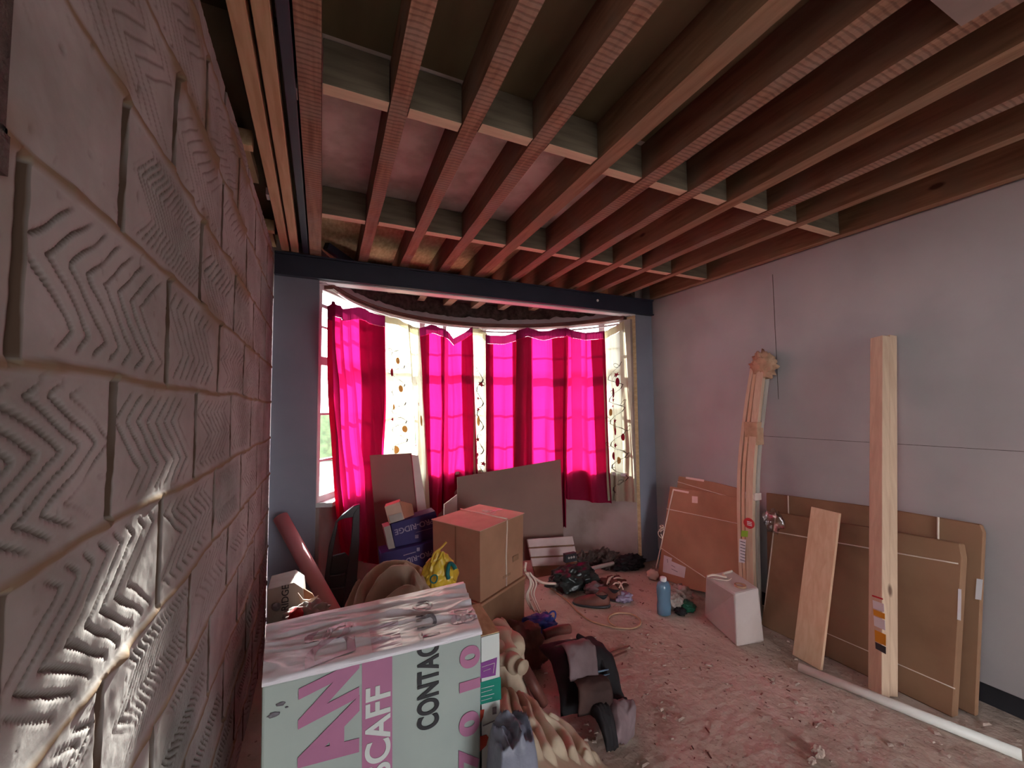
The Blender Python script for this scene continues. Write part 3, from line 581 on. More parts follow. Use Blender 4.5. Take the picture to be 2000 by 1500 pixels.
o, _ = flat('thin_carton', [(1325, 930), (1390, 941), (1447, 955), (1445, 1140), (1300, 1095)], plEb, .03, M['card'], 'thin flat carton at the back of the pair left of the bent mouldings', bev=.004)
strap(o, plEb, (1324, 941), (1440, 975)); sticker(o, plEb, [(1340, 931), (1376, 937), (1375, 941), (1340, 935)], 'tape', 'tape')
plEf = planeof(2.63, 2.81, .74)
o, _ = flat('string_tied_carton', [(1308, 950), (1380, 961), (1450, 974), (1446, 1172), (1345, 1150), (1284, 1126)], plEf, .06, M['card'], 'orange-brown flat carton with shipping label, leaning beside the pier', bev=.004)
strap(o, plEf, (1303, 994), (1448, 1024)); strap(o, plEf, (1291, 1070), (1378, 1128)); strap(o, plEf, (1316, 955), (1282, 1110), .005)
sticker(o, plEf, [(1316, 955), (1346, 960), (1345, 964), (1316, 958)], 'tape', 'tape')
lab = sticker(o, plEf, [(1297, 1084), (1313, 1090), (1312, 1096), (1340, 1108), (1337, 1129), (1295, 1117)], 'white', 'shipping_label')
p0, n = plEf
for (a, b) in (((1304, 1092), (1305, 1099)), ((1312, 1104), (1319, 1108)), ((1312, 1111), (1324, 1117))): 
    A, B = PP(*a, p0, n) - n * .0045, PP(*b, p0, n) - n * .0045; bm = NB(); tube(bm, [A, B], .0022, 4, False); link('print_line', bm, M['greyink'], lab)
for (a, b, c, d) in ((1352, 969, 1363, 983),): sticker(o, plEf, [(a, b), (c, b + 1), (c, d), (a, d - 1)], 'tape', 'tape')
# clump of plastic strapping at the carton's edge
bm = NB(); rr = random.Random(3); c = P(1293, 1040, 0, 2.66); tube(bm, [c + Vector((rr.uniform(-.02, .02), rr.uniform(-.03, .03), rr.uniform(-.06, .07))) for _ in range(12)], .004, 5)
tag(link('string_clump', bm, M['cord'], None, True), 'tangled cream string hanging at the left edge of the label carton', 'string')
# tall stud
o = thing('tall_stud', (2.61, 1.21, 0), 'tallest pale wooden stud leaning on the right wall, with orange maker stickers', 'timber stud')
bm = NB(); bar(bm, (2.575, 1.195, .004), (2.858, 1.222, 1.835), .074, .044, (.35, .94, 0), .003); link('outer_stud', bm, M['timber'], o)
bm = NB(); bar(bm, (2.617, 1.180, .004), (2.900, 1.207, 1.838), .074, .044, (.35, .94, 0), .003); link('inner_stud', bm, M['timber'], o)
#bm = NB(); bar(bm, (2.615, 1.212, .01), (2.747, 1.223, .9), .080, .096, (.35, .94, 0), .003); link('shrink_wrap', bm, M['film'], o)
plA = (Vector((2.554, 1.203, 0)), Vector((1.72, -.64, -.265)).normalized())
for q, m in (([(1706, 1162), (1727, 1169), (1727, 1172), (1706, 1165)], 'red'), ([(1707, 1172), (1729, 1180), (1730, 1196), (1708, 1188)], 'white'), ([(1708, 1190), (1731, 1199), (1731, 1210), (1709, 1201)], 'orange'), ([(1709, 1203), (1731, 1212), (1732, 1232), (1710, 1222)], 'white'), ([(1711, 1230), (1733, 1240), (1733, 1262), (1712, 1252)], 'orange'), ([(1712, 1254), (1733, 1264), (1733, 1278), (1713, 1267)], 'black')):
    sticker(o, plA, q, m, 'maker_sticker', .008)
# short plank
bm = NB(); a = Vector((2.517, 1.50, .005)); b = P(1613, 996, 0, 2.705); bar(bm, a, b, .150, .022, (0, 1, 0), .002)
bm2 = bm; tag(link('short_plank', bm2, M['timber2']), 'short knotty pine plank propped against the tied carton', 'plank')
# bent moulding bundle
o = thing('moulding_bundle', (2.68, 1.95, 0), 'bundle of bent wooden mouldings leaning on the wall behind the milky container', 'timber bundle')
def path3(dx, dy, bow): return [Vector((2.665 + dx, 1.945 + dy, .005)), Vector((2.70 + dx, 1.96 + dy + bow * .5, .5)), Vector((2.755 + dx, 1.965 + dy + bow, 1.0)), Vector((2.83 + dx, 1.955 + dy + bow * .7, 1.45)), Vector((2.880 + dx, 1.94 + dy, 1.78))]
def strip(bm, path, w, d):
    pts = cr(path, 6); sec = []
    for p in pts: sec.append([bm.verts.new(p + Vector((-d / 2, -w / 2, 0))), bm.verts.new(p + Vector((-d / 2, w / 2, 0))), bm.verts.new(p + Vector((d / 2, w / 2, 0))), bm.verts.new(p + Vector((d / 2, -w / 2, 0)))])
    for i in range(len(sec) - 1):
        for q in range(4): bm.faces.new([sec[i][q], sec[i][(q + 1) % 4], sec[i + 1][(q + 1) % 4], sec[i + 1][q]])
    bm.faces.new(sec[0]); bm.faces.new(sec[-1][::-1]); bmesh.ops.recalc_face_normals(bm, faces=bm.faces[:]); return bm
link('moulding', strip(NB(), path3(.0, -.02, .01), .05, .03), M['timber'], o); link('moulding', strip(NB(), path3(.0, .045, .03), .024, .028), M['timber'], o)
link('moulding', strip(NB(), path3(.034, -.01, .012), .09, .03), M['timber_grey'], o); link('moulding', strip(NB(), path3(-.004, .018, .02), .022, .02), M['timber2'], o)
def crumple(bm, c, rx, ry, rz, seed, amp=.25, fr=2.2, sub=4, flat_=True, ridge=.0):
    res = bmesh.ops.create_icosphere(bm, subdivisions=sub, radius=1)
    for v in res['verts']:
        d = v.co.normalized(); n1 = fb(d * fr + Vector((seed, 0, 0)), 4); rg = 1 - abs(noise.noise(d * fr * 1.7 + Vector((0, seed, 0)))) * 2.2
        r = 1 + amp * n1 + ridge * rg; p = Vector((d.x * rx * r, d.y * ry * r, d.z * rz * r)) + Vector(c)
        if flat_ and p.z < .004: p.z = .004 + .0005 * abs(n1)
        v.co = p
    return bm
c = P(1492, 722, 0, 2.885); bm = NB(); crumple(bm, (2.875, c.y - .005, 1.745), .032, .075, .080, 4, .45, 3.2, 4, False, .3); link('paper_wrap', bm, M['paper'], o, True)
for z, m, h in ((1.18, 'paper', .16), (.80, 'tape', .05)): 
    x = 2.655 + .185 * (z / 1.6)**1.5; bm = NB(); box(bm, x + .006, x + .075, 1.915, 2.015, z, z + h, .004); link('wrap_band', bm, M[m], o)
c = P(1463, 1022, 0, 2.680); bm = NB(); lathe(bm, [(.001, 0), (.036, 0), (.036, .002), (.001, .002)], (0, 0, 0), 28); bm.transform(Matrix.Translation(c) @ Matrix.Rotation(-math.pi / 2, 4, 'Y') @ Matrix.Rotation(.2, 4, 'X')); sk = link('round_sticker', bm, M['red'], o)
for k in range(3): bm = NB(); box(bm, c.x - .0045, c.x - .0025, c.y - .022, c.y + .022, c.z - .014 + .011 * k, c.z - .009 + .011 * k); link('print_line', bm, M['white'], sk)
for q, m in (([(1448, 1036), (1461, 1037), (1460, 1049), (1447, 1048)], 'green'), ([(1444, 1052), (1457, 1054), (1454, 1100), (1443, 1098)], 'white')):
    pts = [P(x, y, 0, 2.662) for x, y in q]; bm = NB(); slab(bm, pts, (.001, 0, 0)); g = link('label_sticker', bm, M[m], o)
    if m == 'white':
        for k in range(7): 
            a, b = P(1446, 1057 + 6 * k, 0, 2.659), P(1455, 1060 + 6 * k, 0, 2.659); bm = NB(); tube(bm, [a, b], .003, 4, False); link('print_line', bm, M['greyink'], g)
bm = NB(); c = P(1512, 1018, 0, 2.72); crumple(bm, (2.72, c.y, c.z), .02, .06, .06, 8, .5, 2.2, 3, False, .3)
tag(link('torn_film', bm, M['film'], None, True), 'torn clear plastic film hanging off the moulding bundle', 'plastic film')
# PVC pipe
bm = NB(); a, b = Vector((2.40, 1.475, .024)), Vector((2.615, .735, .024)); tube(bm, [a, b], .022, 20, False); tag(link('plastic_pipe', bm, M['pipe'], None, True), 'long white round pipe lying on the floor in front of the cartons', 'pipe')
# milky container
o = thing('milky_container', (2.44, 1.93, 0), 'milky white plastic container with round cap hole, standing before the bent mouldings', 'container')
A = [Vector((2.43, 2.12, .003)), Vector((2.30, 1.775, .003)), Vector((2.50, 1.735, .003)), Vector((2.64, 2.06, .003))]
ztop = .335; T_ = [P(1378, 1124, 2, ztop), P(1436, 1160, 2, ztop - .02), P(1482, 1148, 2, ztop - .01), P(1428, 1112, 2, ztop)]
T_ = [A[i] + (T_[i] - A[i]) for i in range(4)]
bm = NB(); hexa(bm, A, T_, .012); link('body', bm, M['tub'], o)
c = (T_[0] + T_[1] + T_[2] + T_[3]) / 4; cc = (T_[1] + T_[2]) / 2 * .55 + c * .45
bm = NB(); lathe(bm, [(.0, 0), (.034, 0), (.034, .012), (.024, .012), (.022, .002), (.0, .002)], (cc.x, cc.y, cc.z - .001), 24); link('cap_ring', bm, M['paper'], o)
bm = NB(); tube(bm, [T_[0] + Vector((-.01, -.02, .003)), T_[0] + Vector((.02, -.05, .018)), c + Vector((-.01, .04, .012)), c + Vector((.03, .09, .008)), T_[3] + Vector((-.03, -.03, .004))], .007, 8); link('string_tie', bm, M['cord'], o, True)
bm = NB(); tube(bm, [T_[0] * .8 + T_[1] * .2 + Vector((0, 0, .006)), c + Vector((-.05, 0, .014)), c + Vector((.02, .02, .008))], .003, 6); link('string_tie', bm, M['cord'], o, True)
# blue bottle
o = thing('blue_bottle', (2.21, 2.27, 0), 'bottle of pale blue liquid with a white cap standing on the floor', 'bottle')
bm = NB(); lathe(bm, [(.035, 0.002), (.052, .006), (.053, .06), (.048, .10), (.052, .14), (.052, .19), (.042, .215), (.022, .228)], (2.215, 2.27, 0), 28, 1, .8); link('body', bm, M['blueliquid'], o, True)
bm = NB(); lathe(bm, [(.021, .226), (.023, .23), (.023, .25), (.019, .254)], (2.215, 2.27, 0), 20); link('cap', bm, M['white'], o, True)
for (c, r, s, m, l, nm) in (((2.34, 2.30, .05), (.055, .06, .05), 2, 'clearbag', 'crumpled clear plastic bag right beside the blue bottle', 'plastic_bag'), ((2.46, 2.36, .05), (.08, .08, .06), 5, 'clearbag', 'crumpled clear plastic bag between the green scrap and milky container', 'plastic_bag'), ((2.395, 2.235, .03), (.05, .05, .03), 9, 'greenbag', 'dark green plastic scrap lying among the clear bags', 'plastic_scrap'), ((2.31, 2.215, .02), (.035, .035, .02), 4, 'blackcloth', 'small black scrap at the foot of the blue bottle', 'scrap')):
    bm = NB(); crumple(bm, c, *r, s, .4, 2.8, 4, True, .2); tag(link(nm, bm, M[m], None, True), l, 'litter')
bm = NB(); c = P(1275, 1122, 2, .04); crumple(bm, c, .045, .045, .04, 12, .3, 2.5, 3, True, .1); tag(link('paper_ball', bm, M['cord'], None, True), 'small crumpled cream roll at the foot of the label carton', 'litter')

# ------------------------------------------------------------------ boards under the window
def board(name, pxs, y, lean, thick, m, label, cat='board', edge=None, zmin=.004):
    n = Vector((0, 1, -lean)).normalized(); p0 = Vector((0, y, 0)); pts = [PP(a, b, p0, n) for a, b in pxs]
    for p in pts: p.z = max(p.z, zmin)
    bm = NB(); slab(bm, pts, n * thick, .001); return tag(link(name, bm, M[m]), label, cat)
board('big_board', [(893, 932), (1095, 897), (1102, 1086), (900, 1110)], 3.40, .16, .0125, 'gyp', 'wide brown-grey board with a slanting top, leaning under the middle windows')
board('tall_board', [(722, 889), (804, 885), (822, 985), (826, 1110), (742, 1125)], 3.33, .12, .012, 'gyp', 'tall narrow brown-grey board leaning at the left of the bay')
board('white_strip', [(804, 888), (817, 890), (834, 1000), (816, 1003)], 3.30, .12, .02, 'gypedge', 'pale strip leaning along the right edge of the tall board', zmin=.3)
board('pale_box', [(868, 985), (893, 966), (893, 1040), (866, 1040)], 3.42, .12, .02, 'gypedge', 'pale tile pieces showing left of the big board')
# white slatted piece
o = thing('slatted_panel', P(1080, 1105, 2, 0.0), 'small panel of white boards with dark gaps leaning under the big board', 'panel')
n = Vector((0, 1, -.35)).normalized(); p0 = Vector((0, 3.2, 0))
for k in range(4):
    f = lambda t, s: (1030 + 88 * s + (15 + 2 * s) * t * .75, 1052 - 6 * s + t * (56 + 2 * s))
    a, b = k / 3 * 1.0 + .02, k / 3 + .30
    if k == 3: continue
    pts = [PP(*f(a, 0), p0, n), PP(*f(a, 1), p0, n), PP(*f(b, 1), p0, n), PP(*f(b, 0), p0, n)]
    bm = NB(); slab(bm, pts, n * .02, .002); link('slat', bm, M['slat'], o)
pts = [PP(*f(0.03, .02), p0, n), PP(*f(.03, .98), p0, n), PP(*f(1.5, .98), p0, n), PP(*f(1.5, .02), p0, n)]
for p in pts: p.z = max(p.z, .004)
bm = NB(); slab(bm, [p + n * .021 for p in pts], n * .02); link('backing', bm, M['card_dark'], o)

# ------------------------------------------------------------------ stacked cartons
R_, F_, L__, B_ = Vector((1.285, 2.605, 0)), Vector((.872, 2.355, 0)), Vector((.680, 2.735, 0)), Vector((1.10, 2.985, 0))
up = lambda p, z, s=1.0, c=Vector((.985, 2.67, 0)): Vector((c.x + (p.x - c.x) * s, c.y + (p.y - c.y) * s, z))
o = thing('lower_carton', (.985, 2.67, 0), 'lower brown carton supporting the string-tied carton', 'cardboard box')
q = [R_, B_, L__, F_]; bm = NB(); hexa(bm, [up(p, .004, .99) for p in q], [up(p, .305, 1.02) for p in q], .004); link('carton', bm, M['card_dark'], o)
bm = NB(); hexa(bm, [up(p, .290, 1.035) for p in q], [up(p, .306, 1.035) for p in q], .002); link('top_flap', bm, M['card'], o)
o = thing('upper_carton', (.985, 2.67, .307), 'upper brown carton tied with white string, stacked on another carton', 'cardboard box')
bm = NB(); hexa(bm, [up(p, .308, .97) for p in q], [up(p, .726, 1.0) for p in q], .003); link('carton', bm, M['card'], o)
bm = NB(); hexa(bm, [up(p, .727, 1.03) for p in q], [up(p, .731, 1.03) for p in q], .0012); link('top_flap', bm, M['card_light'], o)
bm = NB(); a = (L__ + B_) / 2 * .5 + L__ * .25 + B_ * .25; m1 = up(F_ * .42 + R_ * .58, .738, 1.03); m0 = up(L__ * .42 + B_ * .58, .738, 1.03)
tube(bm, [m0, (m0 + m1) / 2 + Vector((-.01, 0, .003)), m1, up(F_ * .42 + R_ * .58, .72, 1.02), up(F_ * .44 + R_ * .56, .5, 1.0), up(F_ * .43 + R_ * .57, .312, .985)], .0048, 6, False); link('string', bm, M['cord'], o, True)
bm = NB(); 
for k in range(9):
    rr = random.Random(k); c = up(B_ * .45 + R_ * .35 + F_ * .2, .7325, 1.0) + Vector((rr.uniform(-.06, .06), rr.uniform(-.05, .05), 0)); a = rr.uniform(-.5, .9); d = Vector((math.cos(a), math.sin(a), 0)) * rr.uniform(.02, .05); e = Vector((-d.y, d.x, 0)) * .18
    slab(bm, [c - d - e, c + d - e, c + d + e, c - d + e], (0, 0, .0008 + .0004 * k))
link('torn_tape', bm, M['tape'], o)
def onface(A, B, u0, u1, z0, z1, m, par, name, off=.004, s=.985):
    a = up(A, 0, s + .006) ; b = up(B, 0, s + .006); d = (b - a); nn = Vector((d.y, -d.x, 0)).normalized()
    if nn.dot(a - Vector((.985, 2.67, 0))) < 0: nn = -nn
    pts = [a + d * u0 + Vector((0, 0, z0)), a + d * u1 + Vector((0, 0, z0)), a + d * u1 + Vector((0, 0, z1)), a + d * u0 + Vector((0, 0, z1))]
    bm = NB(); slab(bm, [p + nn * off for p in pts], -nn * .001); return link(name, bm, M[m], par)
onface(F_, R_, .72, .86, .44, .475, 'card_dark', o, 'printed_mark'); onface(F_, R_, .48, .66, .37, .385, 'card_dark', o, 'printed_mark')
onface(L__, F_, .50, .53, .34, .72, 'card_dark', o, 'printed_mark')

# ------------------------------------------------------------------ purple cartons and friends
def pxbox(name, fpx, y, depth, mats, label, lean=0, dx=0):
    pts = [P(a, b, 1, y) for a, b in fpx]; o = thing(name, (pts[0].x, y, min(p.z for p in pts)), label, 'cardboard box')
    bm = NB(); slab(bm, pts, (dx, depth, 0), .002); link('carton', bm, mats, o); return o, pts
yS = 3.02
c2, p2 = pxbox('purple_carton', [(744, 1081), (870, 1052), (872, 1160), (752, 1175)], yS - .06, .16, M['purple'], 'lower dark purple carton behind the bundled dust sheet')
c1, p1 = pxbox('purple_carton', [(763, 1024), (850, 998), (866, 1050), (773, 1075)], yS, .12, M['purple'], 'upper dark purple carton carrying a small brown box')
rgt = (p1[1] - p1[0]).normalized(); upv = (p1[0] - p1[3]).normalized()
a = P(845, 1024, 1, yS - .002); text('PRO-RIDGE', P(846, 1012, 1, yS - .004), -rgt, -upv, .055, M['lilac'], c1, spacing=1.0, bold=.02)
a, b = P(845, 1031, 1, yS - .003), P(812, 1040, 1, yS - .003); bm = NB(); tube(bm, [a, b], .0015, 4, False); link('print_line', bm, M['lilac'], c1)
bm = NB(); c = P(814, 1048, 1, yS - .003); box(bm, c.x - .012, c.x + .012, yS - .004, yS - .002, c.z - .012, c.z + .012); link('printed_mark', bm, M['lilac'], c1)
bm = NB(); pts = [P(749, 1030, 1, yS - .012), P(762, 1026, 1, yS - .012), P(773, 1076, 1, yS - .012), P(760, 1077, 1, yS - .012)]; slab(bm, pts, (0, .10, 0), .001); link('side_panel', bm, M['whitecard'], c1)
text('PRO-RIDGE', P(845, 1074, 1, yS - .064), -rgt, -upv, .05, M['lilac'], c2, bold=.02)
bm = NB(); c = P(817, 1073, 1, yS - .064); box(bm, c.x - .010, c.x + .010, yS - .065, yS - .062, c.z - .012, c.z + .012); link('printed_mark', bm, M['lilac'], c2)
a, b = P(788, 1085, 1, yS - .063), P(812, 1078, 1, yS - .063); bm = NB(); tube(bm, [a, b], .0035, 4, False); link('print_line', bm, M['lilac'], c2)
yT = yS + .01; o = thing('small_carton', P(780, 1015, 1, yT), 'small pinkish-brown open box resting on the upper purple carton', 'cardboard box')
bm = NB(); fl = [P(751, 990, 1, yT), P(780, 980, 1, yT - .03), P(790, 1014, 1, yT - .03), P(760, 1023, 1, yT)]; slab(bm, fl, (.02, .09, 0), .001); link('carton', bm, M['card_light'], o)
bm = NB(); fl = [P(780.5, 979, 1, yT - .032), P(805, 985, 1, yT + .05), P(809, 1006, 1, yT + .05), P(790, 1013, 1, yT - .032)]; slab(bm, fl, (.0, .02, 0), .001); link('side_panel', bm, M['card'], o)
bm = NB(); fl = [P(759, 1008, 1, yT - .022), P(784, 1001, 1, yT - .034), P(788, 1014, 1, yT - .034), P(763, 1022, 1, yT - .022)]; slab(bm, fl, (0, .001, 0)); link('label_sticker', bm, M['whitecard'], o)
# black plastic step stool, folded
o = thing('folded_step_stool', P(665, 1185, 1, 2.75), 'folded black plastic step stool with a carrying handle hole, beside the pink tube', 'step stool')
yU = 2.78
def fr(bm, pxs, y0, d=.03, bev=.003): slab(bm, [P(a, b, 1, y0) for a, b in pxs], (0, d, 0), bev)
bm = NB()
fr(bm, [(655, 1021), (668, 1007), (692, 988), (703, 985), (700, 996), (690, 1010), (672, 1013), (662, 1017), (654, 1030)], yU); link('handle', bm, M['blackplastic'], o)
bm = NB(); fr(bm, [(690, 1004), (703, 985), (702, 1060), (697, 1140), (692, 1200), (668, 1200), (678, 1110), (686, 1060)], yU - .002); link('side_rail', bm, M['blackplastic'], o)
bm = NB(); fr(bm, [(655, 1022), (660, 1024), (650, 1080), (645, 1120), (652, 1190), (640, 1180), (634, 1130), (642, 1070)], yU); link('side_rail', bm, M['blackplastic'], o)
bm = NB(); fr(bm, [(650, 1086), (674, 1080), (683, 1090), (676, 1130), (668, 1200), (648, 1200), (642, 1122)], yU + .012, .02); link('tread', bm, M['blackplastic'], o)
for (yy) in (1120, 1146): bm = NB(); tube(bm, [P(645, yy + 5, 1, yU - .0), P(660, yy + 3, 1, yU - .01), P(674, yy, 1, yU)], .006, 6); link('rib', bm, M['blackplastic'], o, True)
# pink foam tube
bm = NB(); a, b = P(548, 1010, 1, 3.0), P(650, 1195, 1, 2.62); ax = (b - a).normalized(); tube(bm, [a, b + ax * .18], .043, 24, False); o = link('foam_tube', bm, M['pinktube'], None, True)
tag(o, 'long pink foam tube leaning on the left pier', 'tube')
# white carton lower left
o = thing('white_carton', P(560, 1210, 1, 2.25), 'open white carton standing against the block wall under the pink tube', 'cardboard box')
yW = 2.28; bm = NB(); pts = [P(522, 1152, 1, yW), P(574, 1138, 1, yW + .02), P(592, 1150, 1, yW + .02), P(600, 1215, 1, yW), P(522, 1222, 1, yW)]
slab(bm, pts, (0, .18, 0), .002); link('carton', bm, M['whitecard'], o)
bm = NB(); pts = [P(582, 1158, 1, yW - .02), P(592, 1171, 1, yW - .04), P(604, 1172, 1, yW - .05), P(622, 1163, 1, yW - .06), P(614, 1176, 1, yW - .05), P(600, 1184, 1, yW - .05), P(588, 1182, 1, yW - .03)]; slab(bm, pts, (0, .006, 0)); link('torn_flap', bm, M['card_light'], o)
bm = NB(); pts = [P(574, 1138, 1, yW + .05), P(610, 1160, 1, yW + .02), P(628, 1190, 1, yW), P(600, 1200, 1, yW), P(588, 1165, 1, yW + .02)]; slab(bm, pts, (0, .01, 0)); link('side_flap', bm, M['card'], o)
text('RIDGE', P(563, 1192, 1, yW - .012), (0, 0, 1), (-1, 0, 0), .042, M['black'], o, bold=.01)
bm = NB(); lathe(bm, [(.001, 0), (.018, 0), (.018, .001), (.001, .001)], (0, 0, 0), 18); bm.transform(Matrix.Translation(P(540, 1185, 1, yW - .006)) @ Matrix.Rotation(math.pi / 2, 4, 'X')); link('printed_mark', bm, M['greyink'], o)
bm = NB(); c = P(578, 1202, 1, 2.1); crumple(bm, c, .03, .03, .03, 3, .3, 2, 3, False); tag(link('red_packet', bm, M['red'], None, True), 'small red packet just behind the printed box', 'packet')
bm = NB(); c = P(600, 1205, 1, 2.15); crumple(bm, c, .09, .05, .05, 6, .4, 2, 4, False, .2); tag(link('crumpled_paper', bm, M['whitecard'], None, True), 'crumpled off-white paper beside the red packet', 'paper')
# support under those small things: a stack the printed box hides
# ------------------------------------------------------------------ cloth heaps
def sheet(name, outline, zfun, mat_, label, cat, seed, n=90, fold=.03, fr=9, dirv=(1, .3), parent=None, layers=1, zbase=.004):
    """a draped cloth: outline is a closed list of floor points; zfun(x, y, s) is the height where s goes 0 at the rim to 1 inside"""
    bm = NB(); xs = [p[0] for p in outline]; ys = [p[1] for p in outline]
    cx, cy = sum(xs) / len(xs), sum(ys) / len(ys); O = cr([Vector((p[0], p[1], 0)) for p in outline + outline[:1]], 10)
    nr = n // 2; rings = []
    d = Vector((dirv[0], dirv[1], 0)).normalized()
    for j in range(nr + 1):
        t = 1 - j / nr; ring_ = []
        for i, p in enumerate(O[:-1]):
            x = cx + (p.x - cx) * t; y = cy + (p.y - cy) * t; s = 1 - t
            q = Vector((x, y, 0)); w = Vector((fb(q * 4 + Vector((seed, 0, 0)), 3), fb(q * 4 + Vector((0, seed, 0)), 3), 0)) * .09
            c_ = (q + w).dot(d) * fr; a1_ = (q + w).dot(Vector((-d.y, d.x, 0)))
            f = abs(math.sin(c_ + 1.3 * noise.noise(Vector((a1_ * 3, c_ * .3, seed))))) ; f2 = abs(math.sin(c_ * 2.3 + 2 * a1_ * 5 + seed))
            z = zbase + zfun(x, y, s) * min(1, s * 5) + (fold * (1 - f)**1.5 * 1.4 + fold * .45 * (1 - f2)) * min(1, s * 7 + .15) + fold * .9 * max(0, 1 - abs(noise.noise(Vector(((q.x + w.x * 2) * 8, (q.y + w.y * 2) * 8, seed)))) * 3.2)**1.5 * min(1, s * 6) + .01 * fb(q * 18, 2) * min(1, s * 6)
            ring_.append(bm.verts.new((x + w.x * .3, y + w.y * .3, max(zbase, z))))
        rings.append(ring_)
    m_ = len(rings[0])
    for j in range(nr - 1):
        for i in range(m_): bm.faces.new([rings[j][i], rings[j][(i + 1) % m_], rings[j + 1][(i + 1) % m_], rings[j + 1][i]])
    for v in rings[nr][1:]: bm.verts.remove(v)
    for i in range(m_): bm.faces.new([rings[nr - 1][i], rings[nr - 1][(i + 1) % m_], rings[nr][0]])
    bmesh.ops.recalc_face_normals(bm, faces=bm.faces[:])
    return tag(link(name, bm, mat_, parent, True), label, cat) if parent is None else link(name, bm, mat_, parent, True)
def ridged(name, outline, base, ridges, m, label, n=120, zb=.004, seed=0):
    """a sheet lying in long folds: each ridge is a polyline of (x, y) with a half-width and a height; folds meet in sharp valleys"""
    bm = NB(); cx = sum(p[0] for p in outline) / len(outline); cy = sum(p[1] for p in outline) / len(outline)
    O = cr([Vector((p[0], p[1], 0)) for p in outline + outline[:1]], 14)[:-1]
    segs = []
    for pts, w, h in ridges:
        c = cr([Vector((p[0], p[1], 0)) for p in pts], 6); A_ = np.array([[p.x, p.y] for p in c]); segs.append((A_[:-1], A_[1:] - A_[:-1], w, h))
    def hz(x, y, s):
        q = Vector((x, y, 0)); w = Vector((noise.noise(q * 9 + Vector((seed, 0, 0))), noise.noise(q * 9 + Vector((0, seed, 5))), 0)) * .018; p = np.array([x + w.x, y + w.y]); best = 0
        for A_, D_, wd, h in segs:
            t = np.clip(((p - A_) * D_).sum(1) / np.maximum(1e-9, (D_ * D_).sum(1)), 0, 1); d = np.sqrt((((A_ + D_ * t[:, None]) - p)**2).sum(1)).min()
            if d < wd: best = max(best, h * (1 - (d / wd)**2)**.7)
        return zb + base(x, y) * min(1, s * 4)**.6 + .75 * best * min(1, s * 2.4) * min(1, .35 + base(x, y) / .3) + .006 * noise.noise(q * 25 + Vector((seed, 2, 1))) * min(1, s * 6)
    nr = n // 2; rings = []
    for j in range(nr + 1):
        t = 1 - (j / nr)**1.3
        rings.append([bm.verts.new((cx + (p.x - cx) * t, cy + (p.y - cy) * t, max(zb, hz(cx + (p.x - cx) * t, cy + (p.y - cy) * t, 1 - t)))) for p in O])
    k = len(O)
    for j in range(nr - 1):
        for i in range(k): bm.faces.new([rings[j][i], rings[j][(i + 1) % k], rings[j + 1][(i + 1) % k], rings[j + 1][i]])
    for v in rings[nr][1:]: bm.verts.remove(v)
    for i in range(k): bm.faces.new([rings[nr - 1][i], rings[nr - 1][(i + 1) % k], rings[nr][0]])
    bmesh.ops.recalc_face_normals(bm, faces=bm.faces[:]); return tag(link(name, bm, m, None, True), label, 'dust sheet')
zr = lambda px, py, z: (P(px, py, 2, z).x, P(px, py, 2, z).y)
RB = [([(668, 1190), (715, 1140), (775, 1112), (832, 1122)], .030, .13), ([(690, 1190), (735, 1150), (795, 1130), (840, 1142)], .027, .13), ([(712, 1192), (755, 1165), (812, 1148), (845, 1160)], .026, .12), ([(745, 1185), (785, 1168), (830, 1166)], .024, .115), ([(700, 1135), (745, 1116), (790, 1104)], .022, .04), ([(810, 1108), (830, 1135), (838, 1170)], .022, .12), ([(655, 1180), (672, 1150), (700, 1132)], .024, .115), ([(770, 1190), (800, 1180), (835, 1182)], .022, .115), ([(790, 1118), (815, 1140), (822, 1160)], .022, .12)]
ridged('dust_sheet', [(.02, 2.0), (.20, 1.66), (.50, 1.66), (.66, 2.0), (.60, 2.35), (.35, 2.48), (.08, 2.35)], lambda x, y: .63 * max(0, 1 - ((x - .32) / .36)**2 * .5 - ((y - 2.05) / .45)**2 * .6), [([zr(a, b, .66) for a, b in p], w, h) for p, w, h in RB], M['sheet2'], 'bundled beige dust sheet heaped behind the printed box', 150, .004, 3)
# yellow bag standing on it
o = thing('yellow_bag', (.62, 2.05, .45), 'crumpled yellow plastic bag with teal print, tied at the top', 'plastic bag')
yQ = 2.0; c = P(858, 1122, 1, yQ)
bm = NB(); res = bmesh.ops.create_icosphere(bm, subdivisions=5, radius=1)
for v in res['verts']:
    d = v.co.copy(); n1 = fb(d * 2 + Vector((3, 1, 0)), 4); tp = max(0, d.z); k = 1 + .22 * n1 + .12 * (1 - abs(noise.noise(d * 4.0)) * 2)
    v.co = Vector((c.x + d.x * .082 * k * (1 - .62 * tp**1.5), c.y + d.y * .06 * k * (1 - .5 * tp), c.z + d.z * .115 * (1 + .08 * n1)))
link('bag', bm, M['yellow'], o, True)
bm = NB(); t0 = Vector((c.x - .01, c.y - .02, c.z + .10)); tube(bm, [t0 + Vector((-.035, 0, -.03)), t0 + Vector((-.02, 0, .01)), t0 + Vector((.012, 0, .03)), t0 + Vector((.04, 0, .055))], .005, 7); tube(bm, [t0 + Vector((0, 0, -.02)), t0 + Vector((.02, -.005, .01)), t0 + Vector((.03, 0, -.02))], .006, 7); link('tied_handle', bm, M['yellow'], o, True)
bm = NB(); cc = P(848, 1131, 1, yQ - .085); tube(bm, [cc + Vector((.016 * math.cos(t), .006 * math.cos(t) ** 2, .018 * math.sin(t))) for t in [k * math.pi / 8 for k in range(17)]], .0035, 6); link('printed_ring', bm, M['teal'], o, True)
